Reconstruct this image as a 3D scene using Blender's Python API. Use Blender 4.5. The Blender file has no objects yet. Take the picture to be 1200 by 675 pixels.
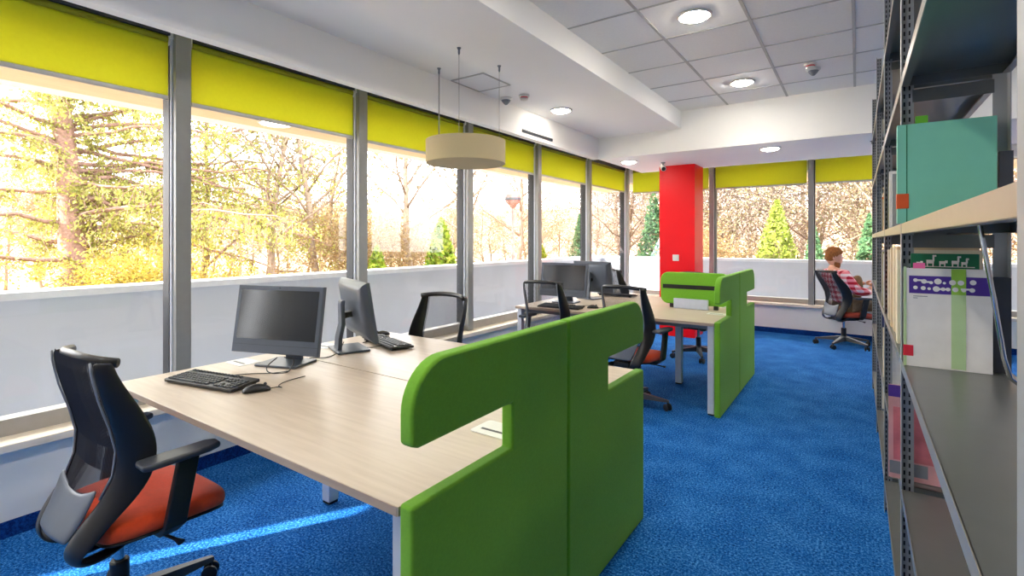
import bpy, bmesh, math, random
from mathutils import Vector, Matrix
R = math.radians
C = bpy.context.scene.collection
S = bpy.context.scene
random.seed(7)

# ------------------------------------------------------------------ materials
def lin(c):
    return tuple((v/12.92 if v <= .04045 else ((v+.055)/1.055)**2.4) for v in [x/255. for x in c])
def pbsdf(name):
    m = bpy.data.materials.new(name); m.use_nodes = True
    return m, m.node_tree, m.node_tree.nodes['Principled BSDF']
def nd(nt, t, **k):
    n = nt.nodes.new(t)
    for a, v in k.items(): setattr(n, a, v)
    return n
def mat(name, rgb, rough=.5, metal=0., var=0., scale=20., bump=0., bscale=200., spec=.5, trans=0., sheen=0.):
    """Plain material with gentle procedural variation of its colour; rgb is sRGB 0..255."""
    m, nt, b = pbsdf(name)
    c = lin(rgb)
    b.inputs['Roughness'].default_value = rough
    b.inputs['Metallic'].default_value = metal
    b.inputs['Specular IOR Level'].default_value = spec
    if sheen: b.inputs['Sheen Weight'].default_value = sheen
    tc = nd(nt, 'ShaderNodeTexCoord')
    no = nd(nt, 'ShaderNodeTexNoise'); no.inputs['Scale'].default_value = scale; no.inputs['Detail'].default_value = 4
    nt.links.new(tc.outputs['Object'], no.inputs['Vector'])
    v = var if var else .04
    rp = nd(nt, 'ShaderNodeValToRGB')
    rp.color_ramp.elements[0].position = .3; rp.color_ramp.elements[1].position = .7
    rp.color_ramp.elements[0].color = (*[max(0, x*(1-v)) for x in c], 1)
    rp.color_ramp.elements[1].color = (*[min(1, x*(1+v)) for x in c], 1)
    nt.links.new(no.outputs['Fac'], rp.inputs['Fac'])
    nt.links.new(rp.outputs['Color'], b.inputs['Base Color'])
    if bump:
        n2 = nd(nt, 'ShaderNodeTexNoise'); n2.inputs['Scale'].default_value = bscale; n2.inputs['Detail'].default_value = 2
        nt.links.new(tc.outputs['Object'], n2.inputs['Vector'])
        bp = nd(nt, 'ShaderNodeBump'); bp.inputs['Strength'].default_value = bump; bp.inputs['Distance'].default_value = .002
        nt.links.new(n2.outputs['Fac'], bp.inputs['Height']); nt.links.new(bp.outputs['Normal'], b.inputs['Normal'])
    return m
def emis(name, rgb, s):
    m = bpy.data.materials.new(name); m.use_nodes = True; nt = m.node_tree
    nt.nodes.remove(nt.nodes['Principled BSDF'])
    e = nd(nt, 'ShaderNodeEmission'); e.inputs['Color'].default_value = (*lin(rgb), 1); e.inputs['Strength'].default_value = s
    nt.links.new(e.outputs[0], nt.nodes['Material Output'].inputs['Surface'])
    return m
def glass(name, refl=.05, tint=(1, 1, 1)):
    m = bpy.data.materials.new(name); m.use_nodes = True; nt = m.node_tree
    nt.nodes.remove(nt.nodes['Principled BSDF'])
    t = nd(nt, 'ShaderNodeBsdfTransparent'); t.inputs['Color'].default_value = (*tint, 1)
    g = nd(nt, 'ShaderNodeBsdfGlossy'); g.inputs['Roughness'].default_value = .02
    f = nd(nt, 'ShaderNodeFresnel'); 
    ge = nd(nt, 'ShaderNodeNewGeometry'); io = nd(nt, 'ShaderNodeMath', operation='MULTIPLY_ADD'); io.inputs[1].default_value = 1/1.33-1.33; io.inputs[2].default_value = 1.33
    nt.links.new(ge.outputs['Backfacing'], io.inputs[0]); nt.links.new(io.outputs[0], f.inputs['IOR'])
    mx = nd(nt, 'ShaderNodeMixShader')
    nt.links.new(f.outputs[0], mx.inputs['Fac'])
    nt.links.new(t.outputs[0], mx.inputs[1]); nt.links.new(g.outputs[0], mx.inputs[2])
    nt.links.new(mx.outputs[0], nt.nodes['Material Output'].inputs['Surface'])
    return m
def sheer(name, rgb, alpha):
    """Woven mesh cloth: part thread, part hole."""
    m = bpy.data.materials.new(name); m.use_nodes = True; nt = m.node_tree
    b = nt.nodes['Principled BSDF']; b.inputs['Base Color'].default_value = (*lin(rgb), 1); b.inputs['Roughness'].default_value = .7
    t = nd(nt, 'ShaderNodeBsdfTransparent')
    mx = nd(nt, 'ShaderNodeMixShader'); mx.inputs['Fac'].default_value = alpha
    nt.links.new(t.outputs[0], mx.inputs[1]); nt.links.new(b.outputs[0], mx.inputs[2])
    nt.links.new(mx.outputs[0], nt.nodes['Material Output'].inputs['Surface'])
    return m
def cloth_translucent(name, rgb, tr):
    m = bpy.data.materials.new(name); m.use_nodes = True; nt = m.node_tree
    nt.nodes.remove(nt.nodes['Principled BSDF'])
    d = nd(nt, 'ShaderNodeBsdfDiffuse'); t = nd(nt, 'ShaderNodeBsdfTranslucent'); mx = nd(nt, 'ShaderNodeMixShader'); mx.inputs['Fac'].default_value = tr
    tc = nd(nt, 'ShaderNodeTexCoord'); no = nd(nt, 'ShaderNodeTexNoise'); no.inputs['Scale'].default_value = 40
    nt.links.new(tc.outputs['Object'], no.inputs['Vector'])
    rp = nd(nt, 'ShaderNodeValToRGB'); c = lin(rgb)
    rp.color_ramp.elements[0].color = (*[x*.96 for x in c], 1); rp.color_ramp.elements[1].color = (*[min(1, x*1.04) for x in c], 1)
    nt.links.new(no.outputs['Fac'], rp.inputs['Fac'])
    nt.links.new(rp.outputs[0], d.inputs['Color']); nt.links.new(rp.outputs[0], t.inputs['Color'])
    nt.links.new(d.outputs[0], mx.inputs[1]); nt.links.new(t.outputs[0], mx.inputs[2])
    nt.links.new(mx.outputs[0], nt.nodes['Material Output'].inputs['Surface'])
    return m
def leafmat(name, cols, transl=.35, vary=6.):
    """Leaves: colour varies from leaf to leaf (per mesh island), part of the light shines through."""
    m = bpy.data.materials.new(name); m.use_nodes = True; nt = m.node_tree
    nt.nodes.remove(nt.nodes['Principled BSDF'])
    g = nd(nt, 'ShaderNodeNewGeometry')
    rp = nd(nt, 'ShaderNodeValToRGB')
    els = rp.color_ramp.elements
    for i, c in enumerate(cols):
        p = i/(len(cols)-1)
        e = els[0] if i == 0 else els[-1] if i == len(cols)-1 else els.new(p)
        e.position = p; e.color = (*lin(c), 1)
    nt.links.new(g.outputs['Random Per Island'], rp.inputs['Fac'])
    d = nd(nt, 'ShaderNodeBsdfDiffuse'); t = nd(nt, 'ShaderNodeBsdfTranslucent')
    mx = nd(nt, 'ShaderNodeMixShader'); mx.inputs['Fac'].default_value = transl
    nt.links.new(rp.outputs[0], d.inputs['Color']); nt.links.new(rp.outputs[0], t.inputs['Color'])
    nt.links.new(d.outputs[0], mx.inputs[1]); nt.links.new(t.outputs[0], mx.inputs[2])
    nt.links.new(mx.outputs[0], nt.nodes['Material Output'].inputs['Surface'])
    return m
def carpet_mat(name, a, b_, c_):
    m, nt, b = pbsdf(name); b.inputs['Roughness'].default_value = .95; b.inputs['Specular IOR Level'].default_value = .1
    tc = nd(nt, 'ShaderNodeTexCoord')
    n1 = nd(nt, 'ShaderNodeTexNoise'); n1.inputs['Scale'].default_value = 95; n1.inputs['Detail'].default_value = 5; n1.inputs['Roughness'].default_value = .75
    n2 = nd(nt, 'ShaderNodeTexNoise'); n2.inputs['Scale'].default_value = 5
    nt.links.new(tc.outputs['Object'], n1.inputs['Vector']); nt.links.new(tc.outputs['Object'], n2.inputs['Vector'])
    ad = nd(nt, 'ShaderNodeMath', operation='MULTIPLY_ADD'); ad.inputs[1].default_value = .12
    nt.links.new(n2.outputs['Fac'], ad.inputs[0]); nt.links.new(n1.outputs['Fac'], ad.inputs[2])
    rp = nd(nt, 'ShaderNodeValToRGB'); e = rp.color_ramp.elements
    e[0].position = .42; e[0].color = (*lin(a), 1); e[1].position = .72; e[1].color = (*lin(c_), 1)
    x = e.new(.56); x.color = (*lin(b_), 1)
    nt.links.new(ad.outputs[0], rp.inputs['Fac']); nt.links.new(rp.outputs['Color'], b.inputs['Base Color'])
    bp = nd(nt, 'ShaderNodeBump'); bp.inputs['Strength'].default_value = .6; bp.inputs['Distance'].default_value = .004
    nt.links.new(n1.outputs['Fac'], bp.inputs['Height']); nt.links.new(bp.outputs['Normal'], b.inputs['Normal'])
    return m
def wood_mat(name, a, b_, rough=.35, axis=0, spec=.4):
    m, nt, b = pbsdf(name); b.inputs['Roughness'].default_value = rough; b.inputs['Specular IOR Level'].default_value = spec
    tc = nd(nt, 'ShaderNodeTexCoord'); mp = nd(nt, 'ShaderNodeMapping')
    mp.inputs['Scale'].default_value = (1.2, 14, 14) if axis == 0 else (14, 1.2, 14)
    n = nd(nt, 'ShaderNodeTexNoise'); n.inputs['Scale'].default_value = 3; n.inputs['Detail'].default_value = 6; n.inputs['Distortion'].default_value = .4
    nt.links.new(tc.outputs['Object'], mp.inputs['Vector']); nt.links.new(mp.outputs[0], n.inputs['Vector'])
    rp = nd(nt, 'ShaderNodeValToRGB'); e = rp.color_ramp.elements
    e[0].position = .3; e[0].color = (*lin(a), 1); e[1].position = .7; e[1].color = (*lin(b_), 1)
    nt.links.new(n.outputs['Fac'], rp.inputs['Fac']); nt.links.new(rp.outputs['Color'], b.inputs['Base Color'])
    return m
def post_mat(name, rgb):
    """Perforated steel angle: a column of dark slots every 25 mm."""
    m, nt, b = pbsdf(name); b.inputs['Roughness'].default_value = .45; b.inputs['Metallic'].default_value = .3
    tc = nd(nt, 'ShaderNodeTexCoord'); sp = nd(nt, 'ShaderNodeSeparateXYZ'); nt.links.new(tc.outputs['Object'], sp.inputs[0])
    def mth(op, a, v=None):
        n = nd(nt, 'ShaderNodeMath', operation=op)
        nt.links.new(a, n.inputs[0])
        if v is not None:
            if isinstance(v, (int, float)): n.inputs[1].default_value = v
            else: nt.links.new(v, n.inputs[1])
        return n.outputs[0]
    z = mth('LESS_THAN', mth('FRACT', mth('MULTIPLY', sp.outputs['Z'], 40.)), .55)
    x1 = mth('LESS_THAN', mth('ABSOLUTE', mth('SUBTRACT', mth('ABSOLUTE', mth('SUBTRACT', sp.outputs['X'], .0165)), .0065)), .0022)
    h = mth('MULTIPLY', z, x1)
    mx = nd(nt, 'ShaderNodeMix', data_type='RGBA'); mx.inputs['A'].default_value = (*lin(rgb), 1); mx.inputs['B'].default_value = (.006, .006, .007, 1)
    nt.links.new(h, mx.inputs['Factor']); nt.links.new(mx.outputs['Result'], b.inputs['Base Color'])
    return m
def plaid_mat(name):
    m, nt, b = pbsdf(name); b.inputs['Roughness'].default_value = .9
    tc = nd(nt, 'ShaderNodeTexCoord'); sp = nd(nt, 'ShaderNodeSeparateXYZ'); nt.links.new(tc.outputs['Object'], sp.inputs[0])
    def stripe(o, f):
        a = nd(nt, 'ShaderNodeMath', operation='MULTIPLY'); a.inputs[1].default_value = f; nt.links.new(o, a.inputs[0])
        c = nd(nt, 'ShaderNodeMath', operation='FRACT'); nt.links.new(a.outputs[0], c.inputs[0])
        d = nd(nt, 'ShaderNodeMath', operation='GREATER_THAN'); d.inputs[1].default_value = .5; nt.links.new(c.outputs[0], d.inputs[0])
        return d.outputs[0]
    s1 = stripe(sp.outputs['X'], 15); s2 = stripe(sp.outputs['Z'], 15)
    ad = nd(nt, 'ShaderNodeMath', operation='ADD'); nt.links.new(s1, ad.inputs[0]); nt.links.new(s2, ad.inputs[1])
    dv = nd(nt, 'ShaderNodeMath', operation='MULTIPLY'); dv.inputs[1].default_value = .5; nt.links.new(ad.outputs[0], dv.inputs[0])
    rp = nd(nt, 'ShaderNodeValToRGB'); rp.color_ramp.interpolation = 'CONSTANT'; e = rp.color_ramp.elements
    e[0].position = 0; e[0].color = (*lin((250, 226, 228)), 1); e[1].position = .8; e[1].color = (*lin((190, 20, 45)), 1)
    x = e.new(.3); x.color = (*lin((240, 140, 150)), 1)
    nt.links.new(dv.outputs[0], rp.inputs['Fac']); nt.links.new(rp.outputs['Color'], b.inputs['Base Color'])
    return m
def tile_mat(name):
    return mat(name, (248, 247, 244), .9, var=.02, scale=60, bump=.15, bscale=300, spec=.2)

M = dict(
 white=mat('white_paint', (240, 240, 239), .7, spec=.3, var=.015, scale=3),
 ceil=mat('ceiling_paint', (249, 249, 247), .85, spec=.15, var=.01, scale=2),
 tile=tile_mat('ceiling_tile'),
 tbar=mat('ceiling_bar', (188, 187, 184), .6),
 wallc=mat('wall_paint', (234, 237, 234), .6, spec=.3, var=.02, scale=3),
 carpet=carpet_mat('blue_carpet', (2, 34, 90), (12, 98, 182), (96, 172, 236)),
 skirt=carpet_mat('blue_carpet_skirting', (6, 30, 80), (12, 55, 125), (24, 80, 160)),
 sill=wood_mat('pale_sill', (226, 214, 192), (240, 232, 216), .4, axis=1),
 alu=mat('grey_aluminium', (150, 151, 148), .4, .2, var=.03),
 aludark=mat('dark_window_gasket', (52, 54, 58), .5),
 alubeige=mat('window_bottom_rail', (178, 174, 168), .45, .2),
 glass=glass('window_glass'),
 lime=cloth_translucent('lime_blind_fabric', (224, 231, 104), .84),
 limed=mat('lime_blind_roll', (150, 152, 30), .8),
 bar=mat('blind_bar', (205, 204, 198), .4, .2),
 plwhite=mat('white_plastic', (222, 221, 216), .4),
 desk=wood_mat('pale_maple_laminate', (190, 174, 155), (203, 188, 170), .38),
 edge=wood_mat('maple_edge_band', (170, 150, 132), (182, 164, 146), .5),
 legm=mat('white_steel', (205, 209, 218), .4, .1),
 rail=mat('grey_steel_rail', (110, 120, 132), .5, .2),
 black=mat('black_plastic', (26, 27, 30), .42, var=.1),
 blackg=mat('black_satin_plastic', (24, 24, 27), .38),
 dgrey=mat('dark_grey_plastic', (62, 66, 74), .4, var=.05),
 mgrey=mat('grey_plastic', (128, 134, 144), .45),
 slate=mat('slate_plastic', (76, 84, 98), .38, var=.04),
 screen=mat('dark_screen', (14, 17, 24), .16, spec=.6),
 key=mat('key_caps', (50, 54, 60), .5),
 orange=mat('orange_seat_cloth', (240, 78, 30), .9, var=.05, scale=80, bump=.25, bscale=600, sheen=.2),
 brownred=mat('brick_red_seat_cloth', (160, 62, 44), .9, var=.05, scale=80, bump=.25, bscale=600),
 thread=mat('chair_mesh_thread', (44, 47, 56), .8),
 chrome=mat('chrome', (205, 208, 212), .12, 1.),
 green=mat('green_felt', (116, 176, 52), .95, var=.05, scale=120, bump=.35, bscale=700, sheen=.15, spec=.15),
 felt=mat('black_felt_band', (34, 36, 38), .9),
 lilac=mat('lilac_metal', (196, 202, 222), .45),
 red=mat('red_paint', (236, 0, 20), .42, var=.02, scale=2, spec=.3),
 lampfab=mat('beige_lamp_fabric', (196, 180, 142), .9, var=.02, scale=200),
 lampdiff=mat('lamp_diffuser', (248, 242, 228), .8),
 glow=emis('lamp_glow', (255, 246, 232), 62),
 glowlow=emis('lamp_glow_dim', (255, 246, 232), 34),
 glowout=emis('outdoor_lamp_glow', (255, 246, 232), 12),
 soffit=wood_mat('cream_soffit_boards', (214, 194, 160), (224, 206, 174), .6, axis=1),
 render=mat('white_render', (186, 191, 200), .9, var=.02, scale=4),
 coping=mat('parapet_coping', (212, 215, 220), .6),
 shelfm=mat('grey_shelf_enamel', (112, 115, 113), .3, .35, var=.03),
 shelflip=mat('pale_shelf_lip', (176, 170, 158), .28, .45),
 post=post_mat('perforated_post', (166, 169, 171)),
 teal=mat('teal_board', (126, 204, 178), .45, var=.02, spec=.4),
 paper=mat('paper', (238, 236, 232), .7),
 pages=mat('page_edges', (224, 212, 188), .85, var=.1, scale=150),
 purple=mat('purple_print', (74, 44, 146), .5),
 lgreen=mat('light_green_print', (150, 204, 70), .5),
 pgreen=mat('pale_green_print', (184, 214, 160), .6),
 dkgreen=mat('dark_green_card', (0, 104, 66), .5),
 pink=mat('pink_note', (240, 110, 170), .6),
 tagred=mat('red_sticker', (222, 40, 60), .5),
 tagor=mat('orange_sticker', (216, 84, 22), .5),
 taggr=mat('green_tab', (92, 176, 40), .5),
 skin=mat('skin', (226, 168, 142), .55, var=.05),
 hair=mat('ginger_hair', (150, 92, 44), .8, var=.3, scale=60, bump=.6, bscale=120),
 plaid=plaid_mat('red_white_plaid'),
 khaki=mat('khaki_cloth', (140, 116, 84), .9, var=.15, scale=30),
 jeans=mat('blue_jeans', (88, 116, 160), .9, var=.15, scale=40),
 bark=mat('bark_pinkish', (136, 106, 94), .95, var=.3, scale=25, bump=.5, bscale=40),
 twig=mat('twig_brown', (104, 86, 70), .95, var=.2, scale=10),
 twigpale=mat('twig_pale', (134, 116, 100), .95, var=.2, scale=10),
 ground=mat('leaf_litter_ground', (160, 126, 84), 1., var=.35, scale=1.5),
 hill=mat('woodland_slope', (172, 138, 112), 1., var=.35, scale=1.2),
 l_larch=leafmat('larch_needles', [(140, 142, 74), (169, 169, 88), (183, 186, 120), (123, 128, 69), (175, 170, 86)], .5),
 l_yellow=leafmat('yellow_leaves', [(155, 135, 49), (158, 142, 71), (148, 122, 52), (147, 139, 86)]),
 l_orange=leafmat('orange_leaves', [(136, 111, 74), (141, 123, 86), (127, 99, 70), (141, 130, 100)]),
 l_tan=leafmat('tan_leaves', [(143, 125, 118), (158, 145, 136), (131, 111, 105), (151, 135, 119), (167, 157, 149)]),
 l_gold=leafmat('gold_leaves', [(133, 126, 98), (138, 135, 113), (126, 116, 92), (130, 121, 82)]),
 l_green=leafmat('fresh_conifer', [(110, 136, 42), (149, 161, 59), (88, 119, 42), (170, 174, 76)]),
 l_lime=leafmat('lime_conifer', [(124, 139, 52), (146, 155, 73), (106, 124, 44), (158, 160, 95)]),
 l_dark=leafmat('dark_conifer', [(71, 105, 74), (93, 125, 86), (62, 93, 68), (108, 137, 93)]),
 l_blue=leafmat('blue_conifer', [(120, 147, 140), (148, 166, 160), (96, 128, 124), (164, 176, 169)]),
 lampred=mat('street_lamp_head', (140, 104, 98), .4),
)

# ------------------------------------------------------------------ mesh builder
class MB:
    def __init__(s): s.v = []; s.f = []
    def add(s, vs, fs, mx=None):
        o = len(s.v)
        s.v += [tuple(mx @ Vector(p)) if mx else tuple(p) for p in vs]
        s.f += [tuple(i+o for i in f) for f in fs]; return s
    def box(s, x0, y0, z0, x1, y1, z1, mx=None):
        v = [(x0,y0,z0),(x1,y0,z0),(x1,y1,z0),(x0,y1,z0),(x0,y0,z1),(x1,y0,z1),(x1,y1,z1),(x0,y1,z1)]
        return s.add(v, [(3,2,1,0),(4,5,6,7),(0,1,5,4),(1,2,6,5),(2,3,7,6),(3,0,4,7)], mx)
    def rings(s, rings, closed=False, caps=True):
        n = len(rings[0]); o = len(s.v)
        for r in rings: s.v += [tuple(p) for p in r]
        m = len(rings)
        for i in range(m if closed else m-1):
            a, b = o+i*n, o+((i+1) % m)*n
            for j in range(n):
                k = (j+1) % n
                s.f.append((a+j, a+k, b+k, b+j))
        if caps and not closed:
            s.f.append(tuple(o+j for j in range(n-1, -1, -1))); s.f.append(tuple(o+(m-1)*n+j for j in range(n)))
        return s
    def tube(s, pts, r, n=8, flat=1., caps=True):
        pts = [Vector(p) for p in pts]; rs = r if isinstance(r, (list, tuple)) else [r]*len(pts)
        rings = []; t0 = (pts[1]-pts[0]).normalized()
        up = Vector((0,0,1)) if abs(t0.z) < .9 else Vector((0,1,0))
        side = t0.cross(up).normalized()
        for i, p in enumerate(pts):
            t = (pts[min(i+1, len(pts)-1)]-pts[max(i-1, 0)])
            t = t.normalized() if t.length > 1e-9 else t0
            side = (side - t*side.dot(t))
            side = side.normalized() if side.length > 1e-6 else t.orthogonal().normalized()
            b = t.cross(side)
            rings.append([p + side*math.cos(2*math.pi*j/n)*rs[i] + b*math.sin(2*math.pi*j/n)*rs[i]*flat for j in range(n)])
        return s.rings(rings, caps=caps)
    def lathe(s, prof, n=24, mx=None, c=(0,0,0)):
        rings = []
        for r, z in prof:
            ring = [Vector((c[0]+max(r,1e-4)*math.cos(2*math.pi*j/n), c[1]+max(r,1e-4)*math.sin(2*math.pi*j/n), c[2]+z)) for j in range(n)]
            rings.append([mx @ p for p in ring] if mx else ring)
        return s.rings(rings)
    def prism(s, poly, fn, h0, h1):
        """poly: 2-D outline (counter-clockwise); fn(u, v, h) -> point."""
        n = len(poly); o = len(s.v)
        s.v += [tuple(fn(u, v, h0)) for u, v in poly] + [tuple(fn(u, v, h1)) for u, v in poly]
        s.f.append(tuple(o+i for i in range(n-1, -1, -1))); s.f.append(tuple(o+n+i for i in range(n)))
        for i in range(n):
            k = (i+1) % n; s.f.append((o+i, o+k, o+n+k, o+n+i))
        return s
    def grid(s, rows):
        n = len(rows[0]); o = len(s.v)
        for r in rows: s.v += [tuple(p) for p in r]
        for i in range(len(rows)-1):
            for j in range(n-1):
                s.f.append((o+i*n+j, o+i*n+j+1, o+(i+1)*n+j+1, o+(i+1)*n+j))
        return s
    def build(s, name, m, parent=None, bevel=0., seg=2, smooth=None, subsurf=0, solid=0., kind=None, label=None):
        me = bpy.data.meshes.new(name); me.from_pydata(s.v, [], s.f)
        bm = bmesh.new(); bm.from_mesh(me); bmesh.ops.recalc_face_normals(bm, faces=bm.faces) if len(bm.faces) < 60000 else None
        bm.to_mesh(me); bm.free()
        if m: me.materials.append(m)
        o = bpy.data.objects.new(name, me); C.objects.link(o)
        if parent: o.parent = parent
        if solid:
            d = o.modifiers.new('s', 'SOLIDIFY'); d.thickness = solid; d.offset = 0
        if bevel:
            d = o.modifiers.new('b', 'BEVEL'); d.width = bevel; d.segments = seg; d.limit_method = 'ANGLE'; d.angle_limit = R(35)
        if subsurf:
            d = o.modifiers.new('u', 'SUBSURF'); d.levels = d.render_levels = subsurf
        if smooth if smooth is not None else (bevel or subsurf):
            for p in me.polygons: p.use_smooth = True
            if bevel and not subsurf:
                d = o.modifiers.new('w', 'WEIGHTED_NORMAL')
        if kind: o['kind'] = kind
        if label: o['label'] = label
        return o
def smooth_angle(o, ang=35):
    me = o.data
    for p in me.polygons: p.use_smooth = True
    try: me.set_sharp_from_angle(angle=R(ang))
    except Exception: pass
    return o
def tag(o, label, cat, group=None, kind=None):
    o['label'] = label; o['category'] = cat
    if group: o['group'] = group
    if kind: o['kind'] = kind
    return o
def thing(name, label, cat, loc=(0,0,0), rz=0., group=None, rx=0., ry=0.):
    o = bpy.data.objects.new(name, None); C.objects.link(o); o.empty_display_size = .1
    o.location = loc; o.rotation_euler = (rx, ry, rz)
    return tag(o, label, cat, group)
def dup(root, loc, rz, label, group=None):
    r = root.copy(); C.objects.link(r); r.location = loc; r.rotation_euler = (0, 0, rz); r['label'] = label
    if group: r['group'] = group
    def rec(a, b):
        for ch in list(a.children):
            c = ch.copy(); C.objects.link(c); c.parent = b; rec(ch, c)
    rec(root, r); return r
def struct(name, mb, m, parent=None, **k):
    o = mb.build(name, m, parent, **k)
    if not parent: o['kind'] = 'structure'
    return o
def bez(p0, p1, p2, p3, n=12):
    p0, p1, p2, p3 = map(Vector, (p0, p1, p2, p3))
    return [p0*(1-t)**3+p1*3*t*(1-t)**2+p2*3*t*t*(1-t)+p3*t**3 for t in [i/n for i in range(n+1)]]
def rrect(x0, y0, x1, y1, r, n=6, corners=(1,1,1,1)):
    out = []
    for (cx, cy, a0, on, px, py) in ((x0+r, y0+r, 180, corners[0], x0, y0), (x1-r, y0+r, 270, corners[1], x1, y0), (x1-r, y1-r, 0, corners[2], x1, y1), (x0+r, y1-r, 90, corners[3], x0, y1)):
        if on: out += [(cx+r*math.cos(R(a0+90*i/n)), cy+r*math.sin(R(a0+90*i/n))) for i in range(n+1)]
        else: out.append((px, py))
    return out

# ------------------------------------------------------------------ room shell
XW, XG, XM = -3.30, -3.44, -3.34          # wall face, glass plane and mullion face of the left side
YW, YG = 8.50, 8.64                       # wall face and glass plane at the back
XR, YR = 5.2, -3.6
struct('floor', MB().box(-3.62, YR-.2, -.25, XR+.2, YG+.15, 0), M['carpet'])
struct('wall_left', MB().box(-3.62, -.05, 0, XW, YG+.1, .41), M['wallc'])
struct('wall_left', MB().box(-3.62, YR, 0, XW, -.94, 2.9), M['wallc'])  # unseen stretch; its end is shaped to leave a slit for the sun
struct('wall_back', MB().box(-3.62, YW, 0, XR, YG+.15, .41), M['wallc'])
struct('wall_rear', MB().box(-3.62, YR-.2, 0, XR+.2, YR, 3.2), M['white'])
struct('wall_right', MB().box(XR, YR, 0, XR+.2, YG+.1, 3.2), M['white'])
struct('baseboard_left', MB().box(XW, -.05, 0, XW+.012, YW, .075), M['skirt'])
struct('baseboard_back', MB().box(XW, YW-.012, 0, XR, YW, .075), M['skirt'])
struct('trim_1', MB().box(XG-.1, -.05, .41, XW+.06, YG, .45), M['sill'], bevel=.006)
struct('trim_2', MB().box(XW+.06, YW-.06, .41, XR, YG, .45), M['sill'], bevel=.006)
# ceilings: lower one by the windows, tiled one over the aisle, deep low one across the back
ZS, ZT, ZL = 2.76, 2.97, 2.48
YB = 6.22; XF = -2.87; XE = -1.775
struct('ceiling_window_side', MB().box(XF-.08, YR, ZS, XE, YB, ZS+.5), M['ceil'])
struct('trim_3', MB().box(XF-.08, YR, ZL, XF, YB, ZS), M['ceil'])                       # blind pocket fascia
struct('ceiling_pocket', MB().box(-3.62, YR, 2.70, XF-.08, YG+.1, 3.26), M['white'])
struct('ceiling_tiled', MB().box(XE, YR, ZT, XR, YB, ZT+.29), M['tile'])
struct('ceiling_back', MB().box(XF, YB, ZL, XR, 7.86, 3.26), M['ceil'])
struct('ceiling_back_pocket', MB().box(XF, 7.86, 2.7, XR, YG+.1, 3.26), M['white'])
g = MB()
for i in range(-2, 12):
    x = -1.243 + .61*i
    if XE < x < XR: g.box(x-.011, YR, ZT-.004, x+.011, YB, ZT+.002)
for j in range(-12, 9):
    y = 3.31 + .602*j
    if YR < y < YB: g.box(XE, y-.009, ZT-.0035, XR, y+.009, ZT+.002)
struct('trim_4', g, M['tbar'])
# red pillar with a light switch
struct('pillar', MB().box(-2.41, 7.34, 0, -1.905, 7.80, ZL), M['red'])
t = thing('light_switch', 'white square light switch on the front of the red pillar', 'switch', (-2.17, 7.34, 1.14))
MB().prism(rrect(-.045, -.045, .045, .045, .006, 3), lambda u, v, h: (u, h, v), -.012, 0).build('switch_plate', M['plwhite'], t, bevel=.002)
MB().prism(rrect(-.028, -.028, .028, .028, .003, 3), lambda u, v, h: (u, h, v), -.018, -.011).build('rocker', M['plwhite'], t, bevel=.002)

# windows: every bay has a pane, a mullion and sash strips
def bay_left(n, y0, y1):
    p = MB().box(XG-.006, y0, .52, XG+.006, y1, 2.66)
    w = struct('window_%d' % n, MB().box(XG-.04, y0, .45, XG+.05, y1, .53), M['alubeige'])
    p.build('pane', M['glass'], w)
    MB().box(XG-.04, y0, 2.62, XG+.06, y1, 2.7).build('head_frame', M['aludark'], w)
    MB().box(XG-.05, y1-.012, .53, XG+.035, y1, 2.64).build('sash', M['aludark'], w)
    mb = MB().box(XM-.002, y1, .45, XM-.05, y1+.085, 2.7).box(XM-.05, y1+.006, .45, XM-.09, y1+.079, 2.7).box(XM-.09, y1-.004, .45, XM-.13, y1+.089, 2.7)
    mb.build('mullion', M['alu'], w, bevel=.004)
    MB().box(XM-.088, y1-.008, .5, XM-.045, y1+.007, 2.66).build('cover_strip', M['legm'], w, bevel=.003)
ML = [-.05, 1.325, 2.66, 4.05, 5.44, 6.92, 8.46]          # near edge of each mullion
for i in range(len(ML)-1):
    bay_left(i+1, ML[i]+.085, ML[i+1])
struct('window_0', MB().box(XG-.006, -.94, 0, XG+.006, -.05, 2.7), M['glass'])  # unseen glazed gap, sized to let the sun streak in
struct('trim_5', MB().box(XM, -.05, .45, XM-.13, .035, 2.7), M['alu'], bevel=.004)
MBk = [-3.36, -1.975, -.595, .785, 2.165, 3.545, 4.925]
for i in range(len(MBk)-1):
    x0, x1 = MBk[i]+.07, MBk[i+1]
    w = struct('window_%d' % (10+i), MB().box(x0, YG-.05, .45, x1, YG+.04, .52), M['alubeige'])
    MB().box(x0, YG-.006, .51, x1, YG+.006, 2.66).build('pane', M['glass'], w)
    MB().box(x0, YG-.06, 2.62, x1, YG+.04, 2.7).build('head_frame', M['aludark'], w)
    MB().box(x1, YG-.16, .45, x1+.07, YG+.06, 2.7).build('mullion', M['alu'], w, bevel=.004)
    MB().box(x1+.07, YG-.1, .45, x1+.082, YG+.03, 2.66).build('sash', M['aludark'], w)

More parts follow.
